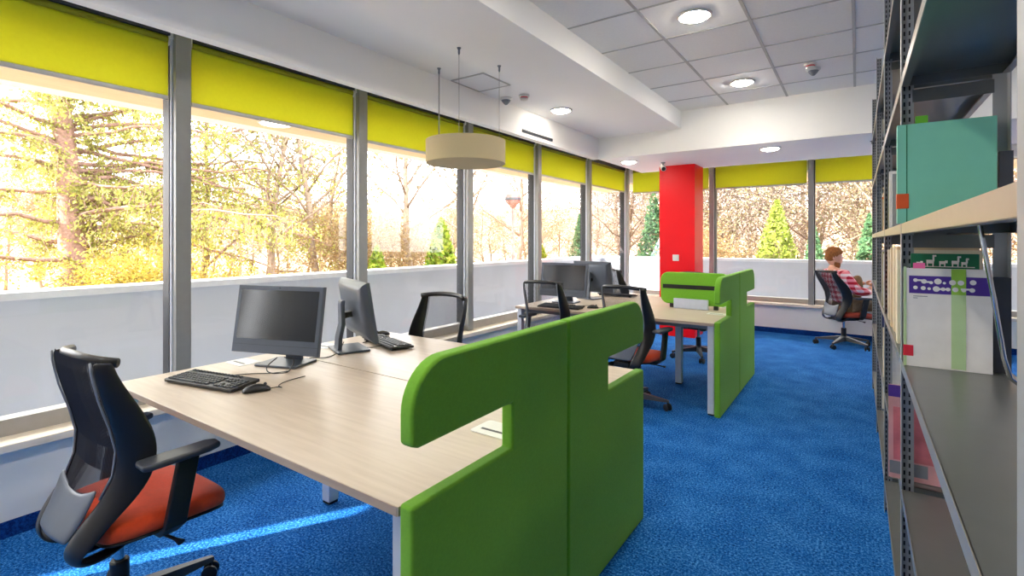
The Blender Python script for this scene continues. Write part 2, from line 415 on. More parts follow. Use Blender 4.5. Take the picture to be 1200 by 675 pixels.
# roller blinds
ORD = ['first', 'second', 'third', 'fourth', 'fifth', 'sixth', 'seventh']
def blind(name, label, L, loc, rz, zb, cord=True, ztop=2.60):
    """local x runs along the window, y towards the room"""
    t = thing(name, label, 'blind', loc, rz, 'lime roller blinds')
    MB().box(0, -.003, zb-loc[2], L, .003, ztop-loc[2]).build('blind_fabric', M['lime'], t)
    rr = MB(); rr.tube([(0, .02, ztop-loc[2]), (L, .02, ztop-loc[2])], .03, 14); smooth_angle(rr.build('roller_tube', M['limed'], t))
    MB().box(0, -.009, zb-loc[2]-.026, L, .009, zb-loc[2]).build('bottom_bar', M['bar'], t, bevel=.003)
    for x in (-.012, L+.012):
        smooth_angle(MB().tube([(x-.012, .02, ztop-loc[2]), (x+.012, .02, ztop-loc[2])], .036, 16).box(x-.006, -.03, ztop-loc[2], x+.006, .03, ztop-loc[2]+.09).build('bracket', M['plwhite'], t))
    if cord:
        for dx, z1 in ((.014, -1.95), (.03, -1.9)):
            x = L+dx
            MB().tube([(x, .05, ztop-loc[2]), (x+.004, .055, ztop-loc[2]+z1*.5), (x+.012, .05, ztop-loc[2]+z1)], .0035, 6).build('pull_cord', M['plwhite'], t)
    return t
names = ['over the window beside the nearest orange chair', 'over the window behind the nearest computer', 'behind the drum pendant lamp, left half', 'just right of the drum pendant lamp', 'over the window behind the second desk group', 'over the last bay before the room corner']
for i in range(6):
    y0, y1 = ML[i]+.108, ML[i+1]-.02
    blind('roller_blind', 'lime green roller blind %s' % names[i], y1-y0, (-3.40, y0, 0), R(90), [2.262, 2.25, 2.24, 2.25, 2.255, 2.26][i])
bn = ['in the room corner left of the red pillar', 'over the back window right of the red pillar', 'over the back window above the seated man', None, None]
for i in range(3):
    x0, x1 = MBk[i]+.09, MBk[i+1]-.02
    blind('roller_blind', 'lime green roller blind %s' % bn[i], x1-x0, (x0, YG-.12, 0), R(180) if False else 0, 2.235, cord=False)

# ------------------------------------------------------------------ ceiling fittings
def downlight(label, x, y, z, r=.105, glow='glow'):
    t = thing('ceiling_light', label, 'ceiling light', (x, y, z), 0, 'round ceiling lights')
    smooth_angle(MB().lathe([(r+.018, 0), (r+.018, -.006), (r+.006, -.014), (r-.004, -.012), (r-.006, -.002)], 32).build('rim', M['plwhite'], t))
    smooth_angle(MB().lathe([(.001, -.034), (r*.45, -.031), (r*.8, -.022), (r-.004, -.010), (r-.004, -.001), (.001, -.001)], 28).build('diffuser', M[glow], t))
downlight('round recessed light in the tiled ceiling at the top of the picture', -.94, 3.615, ZT, .1, 'glow')
downlight('round recessed light in the tiled ceiling nearest the deep back beam', -.945, 5.41, ZT, .1, 'glow')
downlight('round light in the plain ceiling beside the smoke detector', -2.56, 4.62, ZS, .1, 'glowlow')
downlight('round light in the low back ceiling over the aisle', -.85, 6.6, ZL, .1, 'glowlow')
downlight('round light in the low back ceiling near the window corner', -2.6, 6.62, ZL, .1, 'glowlow')
for x, y in ((-.94, 1.8), (-.94, 0.), (-.94, -2.), (1.6, 5.4), (1.6, 3.6), (1.6, -.6), (-2.5, -.6), (-2.5, -2.4)):  # extra unseen lights, added to brighten the room
    downlight('round fill light added in the ceiling outside the picture', x, y, ZS if x < XE else ZT, .1, 'glow' if x < 0 else 'glowlow')
# drum pendant
t = thing('pendant_lamp', 'large beige drum pendant lamp hanging on three thin cables over the first desk', 'lamp', (-2.455, 2.945, 1.978))
smooth_angle(MB().lathe([(.300, 0), (.302, .172), (.296, .172), (.294, .004)], 48).build('lamp_shade', M['lampfab'], t), 60)
smooth_angle(MB().lathe([(.001, .012), (.294, .012), (.294, .02), (.001, .02)], 48).build('lamp_diffuser', M['lampdiff'], t), 40)
smooth_angle(MB().lathe([(.001, .150), (.2, .150), (.2, .158), (.001, .158)], 32).build('top_plate', M['plwhite'], t), 40)
for k, (dx, dy) in enumerate(((-.278, .003), (.130, -.231), (.149, .227))):
    z1 = ZS-1.978
    MB().tube([(dx, dy, .16), (dx, dy, z1-.05)], .0018 if k else .005, 6).build('suspension_cable', M['alu'], t)
    smooth_angle(MB().lathe([(.004, 0), (.008, .01), (.008, .035), (.016, .05), (.001, .0505)], 12, c=(dx, dy, z1-.05)).build('cable_anchor', M['mgrey'], t))
# detectors, sensor, hatch, slot vent, camera
def cone_sensor(label, x, y, z):
    t = thing('motion_sensor', label, 'sensor', (x, y, z))
    smooth_angle(MB().lathe([(.001, 0), (.058, 0), (.06, -.012), (.05, -.022), (.001, -.022)], 24).build('sensor_base', M['plwhite'], t))
    smooth_angle(MB().lathe([(.046, -.02), (.036, -.038), (.014, -.062), (.001, -.066)], 24).build('sensor_lens', M['mgrey'], t))
def smoke(label, x, y, z):
    t = thing('smoke_detector', label, 'smoke detector', (x, y, z))
    smooth_angle(MB().lathe([(.001, 0), (.05, 0), (.052, -.014), (.046, -.02), (.001, -.02)], 24).build('detector_base', M['plwhite'], t))
    smooth_angle(MB().lathe([(.036, -.018), (.036, -.032), (.001, -.032)], 24).build('indicator_ring', M['tagred'], t))
    smooth_angle(MB().lathe([(.04, -.031), (.036, -.046), (.02, -.052), (.001, -.052)], 24).build('detector_cap', M['plwhite'], t))
cone_sensor('grey cone motion sensor on the plain ceiling behind the pendant lamp', -2.78, 3.935, ZS)
smoke('smoke detector with red ring on the plain ceiling beside a motion sensor', -2.583, 3.95, ZS)
smoke('smoke detector with red ring on the tiled ceiling', -.345, 5.19, ZT)
cone_sensor('grey cone motion sensor on the tiled ceiling behind the smoke detector', -.335, 5.36, ZT)
t = thing('ceiling_hatch', 'square white access hatch in the plain ceiling behind the pendant lamp', 'hatch', (-2.68, 3.42, ZS))
a = MB(); a.box(-.16, -.18, -.006, .16, .18, -.001); a.build('hatch_door', M['white'], t, bevel=.003)
fr = MB()
for b in ((-.175, -.195, .175, -.183), (-.175, .183, .175, .195), (-.175, -.183, -.163, .183), (.163, -.183, .175, .183)): fr.box(b[0], b[1], -.008, b[2], b[3], 0)
fr.build('hatch_frame', M['tbar'], t)
t = thing('slot_vent', 'dark slot air vent in the blind pocket fascia right of the pendant lamp', 'vent', (XF, 4.35, 2.52))
MB().box(0, 0, 0, .012, .62, .03).build('vent_frame', M['dgrey'], t, bevel=.002)
MB().box(.012, .01, .012, .016, .61, .018).build('vent_blade', M['black'], t)
t = thing('security_camera', 'small white bullet security camera under the low ceiling by the red pillar', 'camera', (-2.235, 6.96, ZL))
smooth_angle(MB().lathe([(.001, 0), (.032, 0), (.03, -.012), (.012, -.018), (.010, -.05), (.001, -.05)], 20).build('mount', M['mgrey'], t))
d = Vector((.35, -.75, -.35)).normalized()
q = Vector((0, 0, -.075))
smooth_angle(MB().tube([q-d*.08, q-d*.07, q+d*.05, q+d*.062], [.02, .034, .036, .034], 18).build('camera_body', M['plwhite'], t))
smooth_angle(MB().tube([q+d*.055, q+d*.066], [.029, .027], 18).build('lens', M['blackg'], t))
t = thing('sprinkler', 'tiny sprinkler head under the low ceiling beside the shelving', 'sprinkler', (.13, 6.75, ZL))
smooth_angle(MB().lathe([(.001, 0), (.02, 0), (.018, -.01), (.006, -.012), (.006, -.03), (.016, -.032), (.001, -.034)], 16).build('sprinkler_body', M['mgrey'], t))

# ------------------------------------------------------------------ desks
def make_desk(label):
    """origin at the middle of the floor under it; 1.89 wide (x), 1.60 deep (y): two boards back to back"""
    t = thing('bench_desk', label, 'desk', (0, 0, 0), 0, 'double bench desks')
    for s in (-1, 1):
        y0, y1 = (-.8, -.003) if s < 0 else (.003, .8)
        o = MB().box(-.945, y0, .715, .945, y1, .74).build('tabletop', M['desk'], t, bevel=.0025)
    for s in (-1, 1):
        MB().box(-.94, s*.8-.0012, .7155, .94, s*.8+.0012, .7385).build('edge_band', M['edge'], t)
        for e in (-1, 1):
            l = MB().box(e*.915-.025, s*.745-.025, .012, e*.915+.025, s*.745+.025, .714).build('leg', M['legm'], t, bevel=.003)
            MB().box(e*.915-.022, s*.745-.022, 0, e*.915+.022, s*.745+.022, .014).build('foot', M['black'], l)
    for e in (-1, 1):
        MB().box(e*.915-.022, -.72, .665, e*.915+.022, .72, .714).build('side_rail', M['legm'], t)
        l = MB().box(e*.445-.03, -.03, .012, e*.445+.03, .03, .714).build('leg', M['legm'], t, bevel=.003)
        MB().box(e*.445-.027, -.027, 0, e*.445+.027, .027, .014).build('foot', M['black'], l)
    for s in (-1, 1):
        MB().box(-.89, s*.7-.02, .675, .89, s*.7+.02, .714).build('cross_rail', M['rail'], t)
        for e in (-1, 1):
            fl = MB().prism(rrect(e*.85-.08, s*.255-.06, e*.85+.08, s*.255+.06, .015, 4), lambda u, v, h: (u, v, h), .7395, .7425).build('cable_flap', M['plwhite'], t, bevel=.002)
            MB().box(e*.85-.055, s*.255-.006-.02, .742, e*.85+.055, s*.255+.006-.02, .7432).build('slot', M['black'], fl)
    return t
XD = -1.878
d1 = make_desk('pale maple double bench desk in front with two all-in-one computers'); d1.location = (XD, 1.66, 0)
d2 = dup(d1, (XD, 4.955, 0), 0, 'pale maple double bench desk further back, beside the red pillar')

# felt panels at the aisle ends
def panel_poly(flip):
    r = .13; L = .79
    p = [(0, 0), (L, 0), (L, 1.10)]
    p += [(r-r*math.sin(R(a)), 1.10-r+r*math.cos(R(a))) for a in range(0, 91, 9)]
    p += [(0, .90)]
    p += [(.025-.025*math.cos(R(a)), .90-.025*math.sin(R(a))+.012) for a in (45, 90)]
    p += [(.43, .89), (.43, .75), (0, .75)]
    if flip: p = [(L-u, v) for u, v in p][::-1]
    return p
def panel(label, y, flip):
    o = MB().prism(panel_poly(flip), lambda u, v, h: (h, u, v), -.0, .046).build('acoustic_panel', M['green'], None, bevel=.016, seg=3)
    o.location = (-.931, y, 0)
    tag(o, label, 'privacy panel', 'green felt end panels')
    # stitched welt along the outline of the aisle face
    pl = panel_poly(flip); cx = sum(u for u, v in pl)/len(pl)
    return o
panel('green felt end panel on the nearest desk, half closest to the camera', .860, False)
panel('green felt end panel on the nearest desk, half next to the far chair', 1.664, True)
panel('green felt end panel on the further desk, half nearest the camera', 4.155, False)
panel('green felt end panel on the further desk, half towards the back windows', 4.960, True)

# green divider screen across the second desk
t = thing('desk_divider', 'green felt divider screen with black band standing on the further desk', 'desk divider', (-1.30, 4.955, .74))
MB().prism(rrect(-.31, .035, .335, .345, .075, 7), lambda u, v, h: (u, -h, v), -.022, .022).build('divider_panel', M['green'], t, bevel=.012, seg=3)
MB().box(-.285, -.0255, .185, .315, -.0215, .225).build('rail_band', M['felt'], t)
MB().box(-.17, -.06, .0005, .15, -.035, .095).box(-.17, -.06, .0005, .15, -.02, .006).build('bracket', M['lilac'], t, bevel=.003)
for x in (-.2, .21): MB().box(x-.02, -.02, .0005, x+.02, .02, .04).build('foot', M['black'], t, bevel=.003)

# ------------------------------------------------------------------ office chair
def ribbon(mb, path_in, path_out):
    mb.grid([[a, (Vector(a)+Vector(b))/2 + Vector((0, 0, 0)), b] for a, b in zip(path_in, path_out)])
def make_chair(label, seat_m):
    t = thing('office_chair', label, 'office chair', (0, 0, 0), 0, 'mesh-back swivel office chairs')
    # star base
    b = MB()
    for k in range(5):
        a = R(18+72*k); c, s = math.cos(a), math.sin(a)
        rings = []
        for r, w, z0, z1 in ((.02, .034, .075, .135), (.07, .03, .078, .13), (.2, .022, .075, .108), (.31, .016, .07, .088), (.325, .012, .07, .084)):
            rings.append([Vector((c*r-s*q, s*r+c*q, z)) for q, z in ((-w, z0), (w, z0), (w*.75, z1), (-w*.75, z1))])
        b.rings(rings)
    b.lathe([(.001, .07), (.044, .07), (.046, .1), (.04, .14), (.001, .14)], 20)
    smooth_angle(b.build('star_base', M['dgrey'], t), 30)
    for k in range(5):
        a = R(18+72*k); c, s = math.cos(a), math.sin(a); px, py = c*.315, s*.315
        w = MB()
        ax = Vector((math.cos(a+.9), math.sin(a+.9), 0)); off = ax.orthogonal().normalized()
        ctr = Vector((px, py, .029))
        for e in (-1, 1):
            p0 = ctr+ax*e*.012; p1 = ctr+ax*e*.026
            w.tube([p0, p0+ax*e*.003, p1-ax*e*.003, p1], [.024, .029, .029, .022], 16)
        w.tube([ctr-ax*.012, ctr+ax*.012], .011, 10)
        w.tube([(px, py, .03), (px, py, .075)], .008, 8)
        smooth_angle(w.build('caster', M['black'], t), 35)
    g = MB(); g.lathe([(.03, .12), (.03, .24), (.026, .245), (.001, .245)], 18); smooth_angle(g.build('gas_cylinder_cover', M['black'], t))
    smooth_angle(MB().lathe([(.001, .23), (.016, .23), (.016, .385), (.001, .385)], 16).build('gas_lift', M['chrome'], t))
    # tilt mechanism under the seat
    mm = MB().box(-.075, -.13, .345, .075, .13, .395).box(-.16, -.03, .375, .16, .12, .4)
    mo = mm.build('tilt_mechanism', M['black'], t, bevel=.012)
    MB().tube([(.14, .05, .37), (.26, .07, .365), (.29, .075, .362)], [.007, .007, .014], 8, flat=.6).build('lever', M['black'], mo)
    # seat cushion
    rows = []
    poly_rows = [(-.125, .165), (-.10, .215), (-.02, .238), (.1, .245), (.22, .235), (.275, .205), (.295, .15)]
    def seat_ring(k, inset, z, drop):
        out = []
        for y, w in poly_rows: out.append((w*(1-inset), y*(1-inset*.6)+.0, z - drop*max(0, (y-.12)/.17)**2))
        for y, w in poly_rows[::-1]: out.append((-w*(1-inset), y*(1-inset*.6), z - drop*max(0, (y-.12)/.17)**2))
        return [Vector(p) for p in out]
    sb = MB()
    rg = [seat_ring(0, .16, .400, .03), seat_ring(0, .03, .405, .03), seat_ring(0, 0, .43, .03), seat_ring(0, .015, .458, .03), seat_ring(0, .12, .474, .03), seat_ring(0, .6, .470, .01)]
    sb.rings(rg)
    sb.build('seat', seat_m, t, subsurf=2)
    so = MB(); so.rings([seat_ring(0, .12, .392, .03), seat_ring(0, .02, .397, .03), seat_ring(0, .02, .407, .03), seat_ring(0, .2, .408, .03)])
    so.build('seat_pan', M['black'], t, subsurf=1)
    # back: two deep side rails, top rail, mesh between, lower yoke
    prof = [(1.005, -.135, .175, .198), (.97, -.133, .178, .205), (.88, -.115, .178, .216), (.78, -.085, .178, .226), (.70, -.068, .178, .232), (.62, -.075, .172, .232), (.55, -.105, .158, .230), (.48, -.155, .138, .222), (.43, -.188, .122, .212), (.385, -.190, .105, .198), (.352, -.165, .09, .182), (.338, -.10, .08, .155), (.35, -.02, .07, .13)]
    for sgn in (-1, 1):
        rb = MB(); ro = []
        for z, y, xi, xo in prof:
            dp = .05 if z > .9 else .075 if z > .8 else .10 if z > .6 else .085 if z > .5 else .05 if z > .4 else .012
            a = Vector((sgn*xi, y, z)); m = Vector((sgn*(xi*.35+xo*.65), y+dp*.22, z)); o = Vector((sgn*xo, y+dp, z + (.012 if z < .4 else 0)))
            ro.append([a, m, o])
        rb.grid(ro); rb.build('back_side_rail', M['blackg'], t, solid=.014, subsurf=2)
    tp = [Vector((x, -.135+.058*(abs(x)/.198)**3, 1.012-.016*(x/.2)**2)) for x in [-.2+.04*i for i in range(11)]]
    MB().tube(tp, .0125, 10, flat=1.3).build('top_rail', M['blackg'], t, smooth=True)
    rows = []
    for z, y, xi, xo in prof[:7]:
        rows.append([Vector((xi*1.02*u, y+.004-.03*(1-u*u)*(.6 if z > .6 else 1), z + (.004 if z > 1 else 0))) for u in [-1+.25*i for i in range(9)]])
    th = MB(); nr = len(rows)
    def at_(r, u):
        f = (u+1)*4; i = min(7, int(f)); return r[i].lerp(r[i+1], f-i)
    for q in range(53):                      # upright threads, close enough to read as cloth from the side
        u = -1+2*(q+.5)/53; w_ = .0014
        th.rings([[p+Vector((-w_, 0, 0)), p+Vector((0, -w_, 0)), p+Vector((w_, 0, 0)), p+Vector((0, w_, 0))] for p in [at_(r, u) for r in rows]])
    th.build('back_mesh', M['thread'], t)
    for sgn in (-1, 1):
        MB().tube([Vector((sgn*xi, y-.006, z)) for z, y, xi, xo in prof[:7]], .0035, 6).build('piping', M['mgrey'], t, smooth=True)
    # pale lower shell joining the rails
    rows = []
    for z, y, w in ((.545, -.112, .158), (.52, -.128, .150), (.485, -.152, .140), (.45, -.174, .130), (.425, -.186, .122)):
        rows.append([Vector((w*u, y-.012*(1-u*u) + (0 if z < .56 else 0), z + (.045*u*u if z > .53 else .025*u*u if z > .51 else 0))) for u in [-1+.25*i for i in range(9)]])
    MB().grid(rows).build('lower_shell', M['slate'], t, solid=.01, subsurf=1)
    # arms
    for sgn in (-1, 1):
        ar = MB()
        path = [(sgn*.17, .06, .385), (sgn*.235, .06, .392), (sgn*.272, .062, .42), (sgn*.277, .075, .5), (sgn*.277, .095, .60), (sgn*.275, .105, .645)]
        rings = []
        for i, p in enumerate(path):
            p = Vector(p); wx, wy = (.012, .034) if i > 1 else (.01, .03)
            if i < 2: rings.append([p+Vector((0, a, b)) for a, b in ((-wy, -.012), (wy, -.012), (wy, .012), (-wy, .012))])
            else: rings.append([p+Vector((sgn*a, b, 0)) for a, b in ((wx, -wy), (wx, wy), (-wx, wy), (-wx, -wy))])
        ar.rings(rings)
        a = ar.build('armrest', M['black'], t, bevel=.004)
        pad = MB().prism([(-.045*.9, -.08), (.03, -.085), (.042, -.06), (.042, .12), (.026, .165), (-.02, .17), (-.042, .14), (-.045, -.03)], lambda u, v, h: (sgn*.27+sgn*u, .04+v, h), .645, .668)
        pad.build('arm_pad', M['dgrey'], a, bevel=.009, seg=3)
    return t
c1 = make_chair('black mesh office chair with bright orange seat at the near desk edge', M['orange']); c1.location = (-2.2, .69, 0); c1.rotation_euler = (0, 0, R(2))
G = 'mesh-back swivel office chairs'
chairs = [
 ('black mesh office chair showing only its frame beyond the near desk', (-2.42, 2.56), 180),
 ('black mesh office chair before the screen of the further desk', (-2.41, 4.09), 0),
 ('black mesh office chair with orange seat between the two desks, by the aisle', (-1.59, 4.05), -8),
 ('black mesh office chair beyond the further desk, in front of the window corner', (-2.60, 6.28), -40),
 ('black mesh office chair hidden behind the green divider at the red pillar', (-1.56, 6.18), -15),
]
for lb, (x, y), rz in chairs: dup(c1, (x, y, 0), R(rz), lb)
pc = dup(c1, (-.15, 7.90, 0), R(-56), 'black mesh office chair in which the man in plaid sits')
LEAN = Matrix.Translation((0, -.12, .42)) @ Matrix.Rotation(R(14), 4, 'X') @ Matrix.Translation((0, .12, -.42))
for ch in pc.children:
    if ch.name.split('.')[0] in ('back_side_rail', 'top_rail', 'back_mesh', 'piping', 'lower_shell'): ch.matrix_local = LEAN
for ch in pc.children:
    if ch.name.startswith('seat') and not ch.name.startswith('seat_pan'):
        ch.data = ch.data.copy(); ch.data.materials.clear(); ch.data.materials.append(M['brownred'])

# ------------------------------------------------------------------ computers
def make_monitor(label):
    """all-in-one computer, screen faces -y, stands on z=0"""
    t = thing('computer', label, 'computer', (0, 0, 0), 0, 'all-in-one computers')
    w, z0, z1 = .265, .062, .412
    tilt = Matrix.Translation((0, 0, .23)) @ Matrix.Rotation(R(-9), 4, 'X') @ Matrix.Translation((0, 0, -.23))
    h = MB()
    rings = []
    for y, i in ((-.052, .004), (-.048, 0), (-.03, 0), (-.012, .02), (.006, .06), (.012, .09)):
        rings.append([tilt @ Vector((x*(w-i), y, z)) for x, z in ((-1, z0+i), (1, z0+i), (1, z1-i*.6), (-1, z1-i*.6))])
    h.rings(rings); ho = smooth_angle(h.build('housing', M['slate'], t), 25)
    MB().add([(-w+.024, -.0535, z0+.072), (w-.024, -.0535, z0+.072), (w-.024, -.0535, z1-.024), (-w+.024, -.0535, z1-.024), (-w+.024, -.05, z0+.072), (w-.024, -.05, z0+.072), (w-.024, -.05, z1-.024), (-w+.024, -.05, z1-.024)], [(0,1,2,3),(7,6,5,4),(0,4,5,1),(1,5,6,2),(2,6,7,3),(3,7,4,0)], tilt).build('screen', M['screen'], t)
    MB().box(-w+.004, -.0532, z0+.042, w-.004, -.0515, z0+.0435, tilt).build('chin_seam', M['black'], ho)
    MB().tube([tilt @ Vector((0, -.0545, z1-.012)), tilt @ Vector((0, -.0505, z1-.012))], .004, 10).build('webcam', M['black'], ho)
    MB().box(-.13, -.012, z1-.030, .13, -.008, z1-.018, tilt).build('back_vent', M['black'], ho)
    n = MB()
    rings = []
    for y, z, hw in ((.085, .008, .05), (.08, .08, .045), (.062, .16, .04), (.066, .27, .036), (.062, .30, .034)):
        rings.append([Vector((-hw, y-.012, z)), Vector((hw, y-.012, z)), Vector((hw, y+.012, z)), Vector((-hw, y+.012, z))])
    n.rings(rings); n.build('stand_neck', M['slate'], t, bevel=.005)
    MB().box(-.03, 0, .2, .03, .06, .235, tilt).build('stand_arm', M['black'], t, bevel=.004)
    MB().prism(rrect(-.125, -.075, .125, .115, .012, 4), lambda u, v, h: (u, v, h), 0, .012).build('stand_base', M['slate'], t, bevel=.004)
    return t
DZ = .7402
m1 = make_monitor('dark all-in-one computer facing the camera on the near desk'); m1.location = (-2.5, 1.50, DZ); m1.rotation_euler = (0, 0, R(19))
mG = 'all-in-one computers'
dup(m1, (-2.515, 1.95, DZ), R(158), 'all-in-one computer seen from behind on the near desk')
dup(m1, (-2.53, 4.66, DZ), R(3), 'all-in-one computer with black screen facing the camera on the further desk')
dup(m1, (-2.47, 5.16, DZ), R(166), 'all-in-one computer seen from behind, back to back on the further desk')
def cord(parent, pts, r=.0022):
    P = []
    for i in range(len(pts)-1):
        p0, p1, p2, p3 = pts[max(i-1, 0)], pts[i], pts[i+1], pts[min(i+2, len(pts)-1)]
        for k in range(6):
            s = k/6
            P.append([.5*((2*p1[j])+(-p0[j]+p2[j])*s+(2*p0[j]-5*p1[j]+4*p2[j]-p3[j])*s*s+(-p0[j]+3*p1[j]-3*p2[j]+p3[j])*s**3) for j in range(3)])
    P.append(pts[-1])
    return MB().tube(P, r, 6).build('cord', M['black'], parent, smooth=True)
def make_keyboard(label, with_cord=None):
    """long axis x, user side -y"""
    t = thing('keyboard', label, 'keyboard', (0, 0, 0), 0, 'black desktop keyboards')
    sl = R(4)
    mx = Matrix.Translation((0, -.07, .004)) @ Matrix.Rotation(sl, 4, 'X')
    MB().prism(rrect(-.222, 0, .222, .15, .008, 3), lambda u, v, h: tuple(mx @ Vector((u, v, h))), 0, .014).build('keyboard_body', M['black'], t, bevel=.003)
    k = MB()
    def cap(x, y, w, d): 
        k.rings([[mx @ Vector((x+a*(w/2-i), y+b*(d/2-i), z)) for a, b in ((-1,-1),(1,-1),(1,1),(-1,1))] for i, z in ((.0006, .014), (.002, .020))])
    for r in range(5):
        y = .018 + r*.0195
        if r == 0:
            x = -.206
            for w in (.024, .02, .02, .11, .02, .02, .02, .024): cap(x+w/2, y, w-.002, .0165); x += w+.001
        else:
            for c_ in range(15): cap(-.206+.0095+c_*.01905, y, .0168, .0165)
        for c_ in range(3):
            if r in (0, 3, 4) or (r == 1 and c_ == 1): cap(.095+.0095+c_*.0185, y, .0165, .0165)
        for c_ in range(3): cap(.155+.0095+c_*.0185, y, .0165, .0165)
    for c_ in range(16): cap(-.197+c_*.0212, .132, .0155, .014)
    k.build('key_block', M['key'], t)
    for s in (-1, 1): MB().box(s*.19-.015, .055, 0, s*.19+.015, .07, .012).build('foot', M['black'], t)
    return t
kb = make_keyboard('black keyboard before the screen at the near left end of the desk'); kb.location = (-2.44, 1.11, DZ); kb.rotation_euler = (0, 0, R(11.5))
cord(kb, [(-.09, .075, .018), (-.05, .12, .004), (.03, .19, .003), (.11, .235, .003), (.16, .30, .003)])
k2 = dup(kb, (-2.45, 2.17, DZ), R(163.5), 'black keyboard lying behind the turned-away computer')
dup(kb, (-2.37, 4.27, DZ), R(2), 'black keyboard before the screen of the further desk')
dup(kb, (-2.33, 5.57, DZ), R(176), 'black keyboard at the far side of the further desk')
def make_mouse(label):
    t = thing('computer_mouse', label, 'mouse', (0, 0, 0), 0, 'black computer mice')
    rings = []
    for y, w, h in ((-.056, .010, .010), (-.048, .024, .022), (-.02, .031, .036), (.01, .031, .037), (.038, .027, .028), (.052, .018, .018), (.057, .008, .010)):
        rings.append([Vector((w*math.cos(a), y, max(.001, h*math.sin(a)) if math.sin(a) > 0 else .001)) for a in [R(x) for x in (0, 30, 60, 90, 120, 150, 180)]])
    MB().rings(rings).build('mouse_body', M['black'], t, subsurf=1)
    MB().tube([(-.004, .034, .0305), (.004, .034, .0305)], .007, 10).build('scroll_wheel', M['dgrey'], t)
    return t
ms = make_mouse('black computer mouse right of the keyboard at the near desk end'); ms.location = (-2.15, 1.165, DZ); ms.rotation_euler = (0, 0, R(-28))
cord(ms, [(0, .055, .008), (.01, .085, .012), (-.01, .10, .003), (-.05, .09, .003), (-.11, .13, .003), (-.16, .21, .003)])
dup(ms, (-2.70, 2.34, DZ), R(165), 'black computer mouse beyond the turned-away computer')
dup(ms, (-2.10, 4.42, DZ), R(-70), 'black computer mouse on the further desk beside the screen')
for nm, lb, pts in (('cable', 'black cable bundle hanging under the camera-facing computer on the near desk', [(-2.44, 1.43, .80), (-2.43, 1.37, .765), (-2.38, 1.36, .745), (-2.33, 1.42, .744), (-2.36, 1.47, .79), (-2.41, 1.45, .8)]),
                    ('cable', 'black cable running across the near desk between the two computers', [(-2.44, 1.56, .745), (-2.50, 1.66, .744), (-2.44, 1.72, .744), (-2.50, 1.84, .744), (-2.53, 1.90, .79)])):
    o = cord(None, pts, .0028); o.name = nm; tag(o, lb, 'cable')

# ------------------------------------------------------------------ shelving
XS, SD = .113, .25
PY = [.60, 2.03, 3.24, 4.53, 5.82]
LV = [.17, .617, 1.022, 1.45, 1.91, 2.35]
sh = thing('shelving_unit', 'long grey steel shelving unit with perforated posts along the aisle', 'shelving', (XS, 0, 0))
def post_at(x, y, sx):
    p = MB().box(0, 0, 0, .034*1, .0022, 2.72).box(0, 0, 0, .0022, -.036, 2.72)
    if sx < 0: p.v = [(-a, b, c) for a, b, c in p.v]
    o = p.build('post', M['post'], sh); o.location = (x, y, 0); return o
for y in PY:
    post_at(0, y, 1); post_at(SD, y, -1)
    for z in LV: MB().box(.03, y-.0012, z-.075, SD-.03, y+.0012, z-.035).build('side_brace', M['shelfm'], sh)
for i in range(4):
    for z in LV:
        y0, y1 = PY[i]+.003, PY[i+1]-.040
        b = MB().box(.002, y0, z-.0015, SD-.002, y1, z).box(.002, y0, z-.03, .0035, y1, z).box(SD-.0035, y0, z-.03, SD-.002, y1, z)
        b.box(.002, y0, z-.031, .02, y1, z-.0295).box(SD-.02, y0, z-.031, SD-.002, y1, z-.0295)
        b.box(.002, y0, z-.03, SD-.002, y0+.0015, z).box(.002, y1-.0015, z-.03, SD-.002, y1, z)
        s_ = b.build('shelf_board', M['shelfm'], sh)
        MB().box(.0004, y0, z-.030, .002, y1, z+.0005).build('front_lip', M['shelflip'], s_)

def book(name, label, cat, x, y, z, dep, th, ht, cover, group=None, lean=0., rz=0., parts=(), pages=True, proud=.0):
    """spine towards the aisle (-x); covers face +-y. origin at the bottom of the spine's near corner"""
    t = thing(name, label, cat, (x, y, z+.0008), rz, group, rx=lean)
    c = .0022
    MB().box(0, 0, 0, dep, c, ht).box(0, th-c, 0, dep, th, ht).box(0, c, 0, c, th-c, ht).build('cover', cover, t)
    if pages: MB().box(c+.0005, c+.0003, .004, dep-.004, th-c-.0003, ht-.004).build('page_block', M['pages'], t)
    for nm, mt, (x0, y0, z0, x1, y1, z1) in parts: MB().box(x0, y0, z0, x1, y1, z1).build(nm, mt, t)
    return t
# near bay
tb = book('ring_binder', 'teal ring binder with an orange spine sticker on the upper shelf', 'binder', .101, 1.952, 1.4502, .225, .038, .302, M['teal'],
     parts=(('spine_sticker', M['tagor'], (-.0012, -.0012, .045, .028, .0385, .09)), ('page_tab', M['taggr'], (.045, .02, .290, .075, .021, .328))))
MB().box(.022, -.0006, .002, .0245, .0002, .30).build('hinge_crease', M['dkgreen'], tb)
book('box_file', 'dark grey box file behind the teal binder', 'box file', .331, 1.955, 1.4502, .029, .03, .2, M['dgrey'], pages=False)
wb = book('booklet', 'white booklet with a purple dotted band and a pale green stripe', 'booklet', .115, 1.915, 1.0222, .196, .02, .292, M['paper'],
     parts=(('band_print', M['purple'], (.012, -.0006, .218, .196, .0002, .270)), ('stripe_print', M['pgreen'], (.108, -.0009, .004, .140, -.0005, .218)),
            ('stripe_print', M['lgreen'], (.108, -.0009, .2182, .140, -.0005, .292)), ('spine_strip', M['pgreen'], (-.0008, -.0008, .0, .006, .001, .297)), ('red_sticker', M['tagred'], (-.0015, -.0012, .03, .022, .004, .062)), ('text_line', M['mgrey'], (.022, -.0006, .2085, .055, .0002, .2105)), ('text_line', M['mgrey'], (.022, -.0006, .2030, .032, .0002, .205)), ('pink_note', M['pink'], (.022, .008, .28, .05, .009, .308))))
dots = MB()
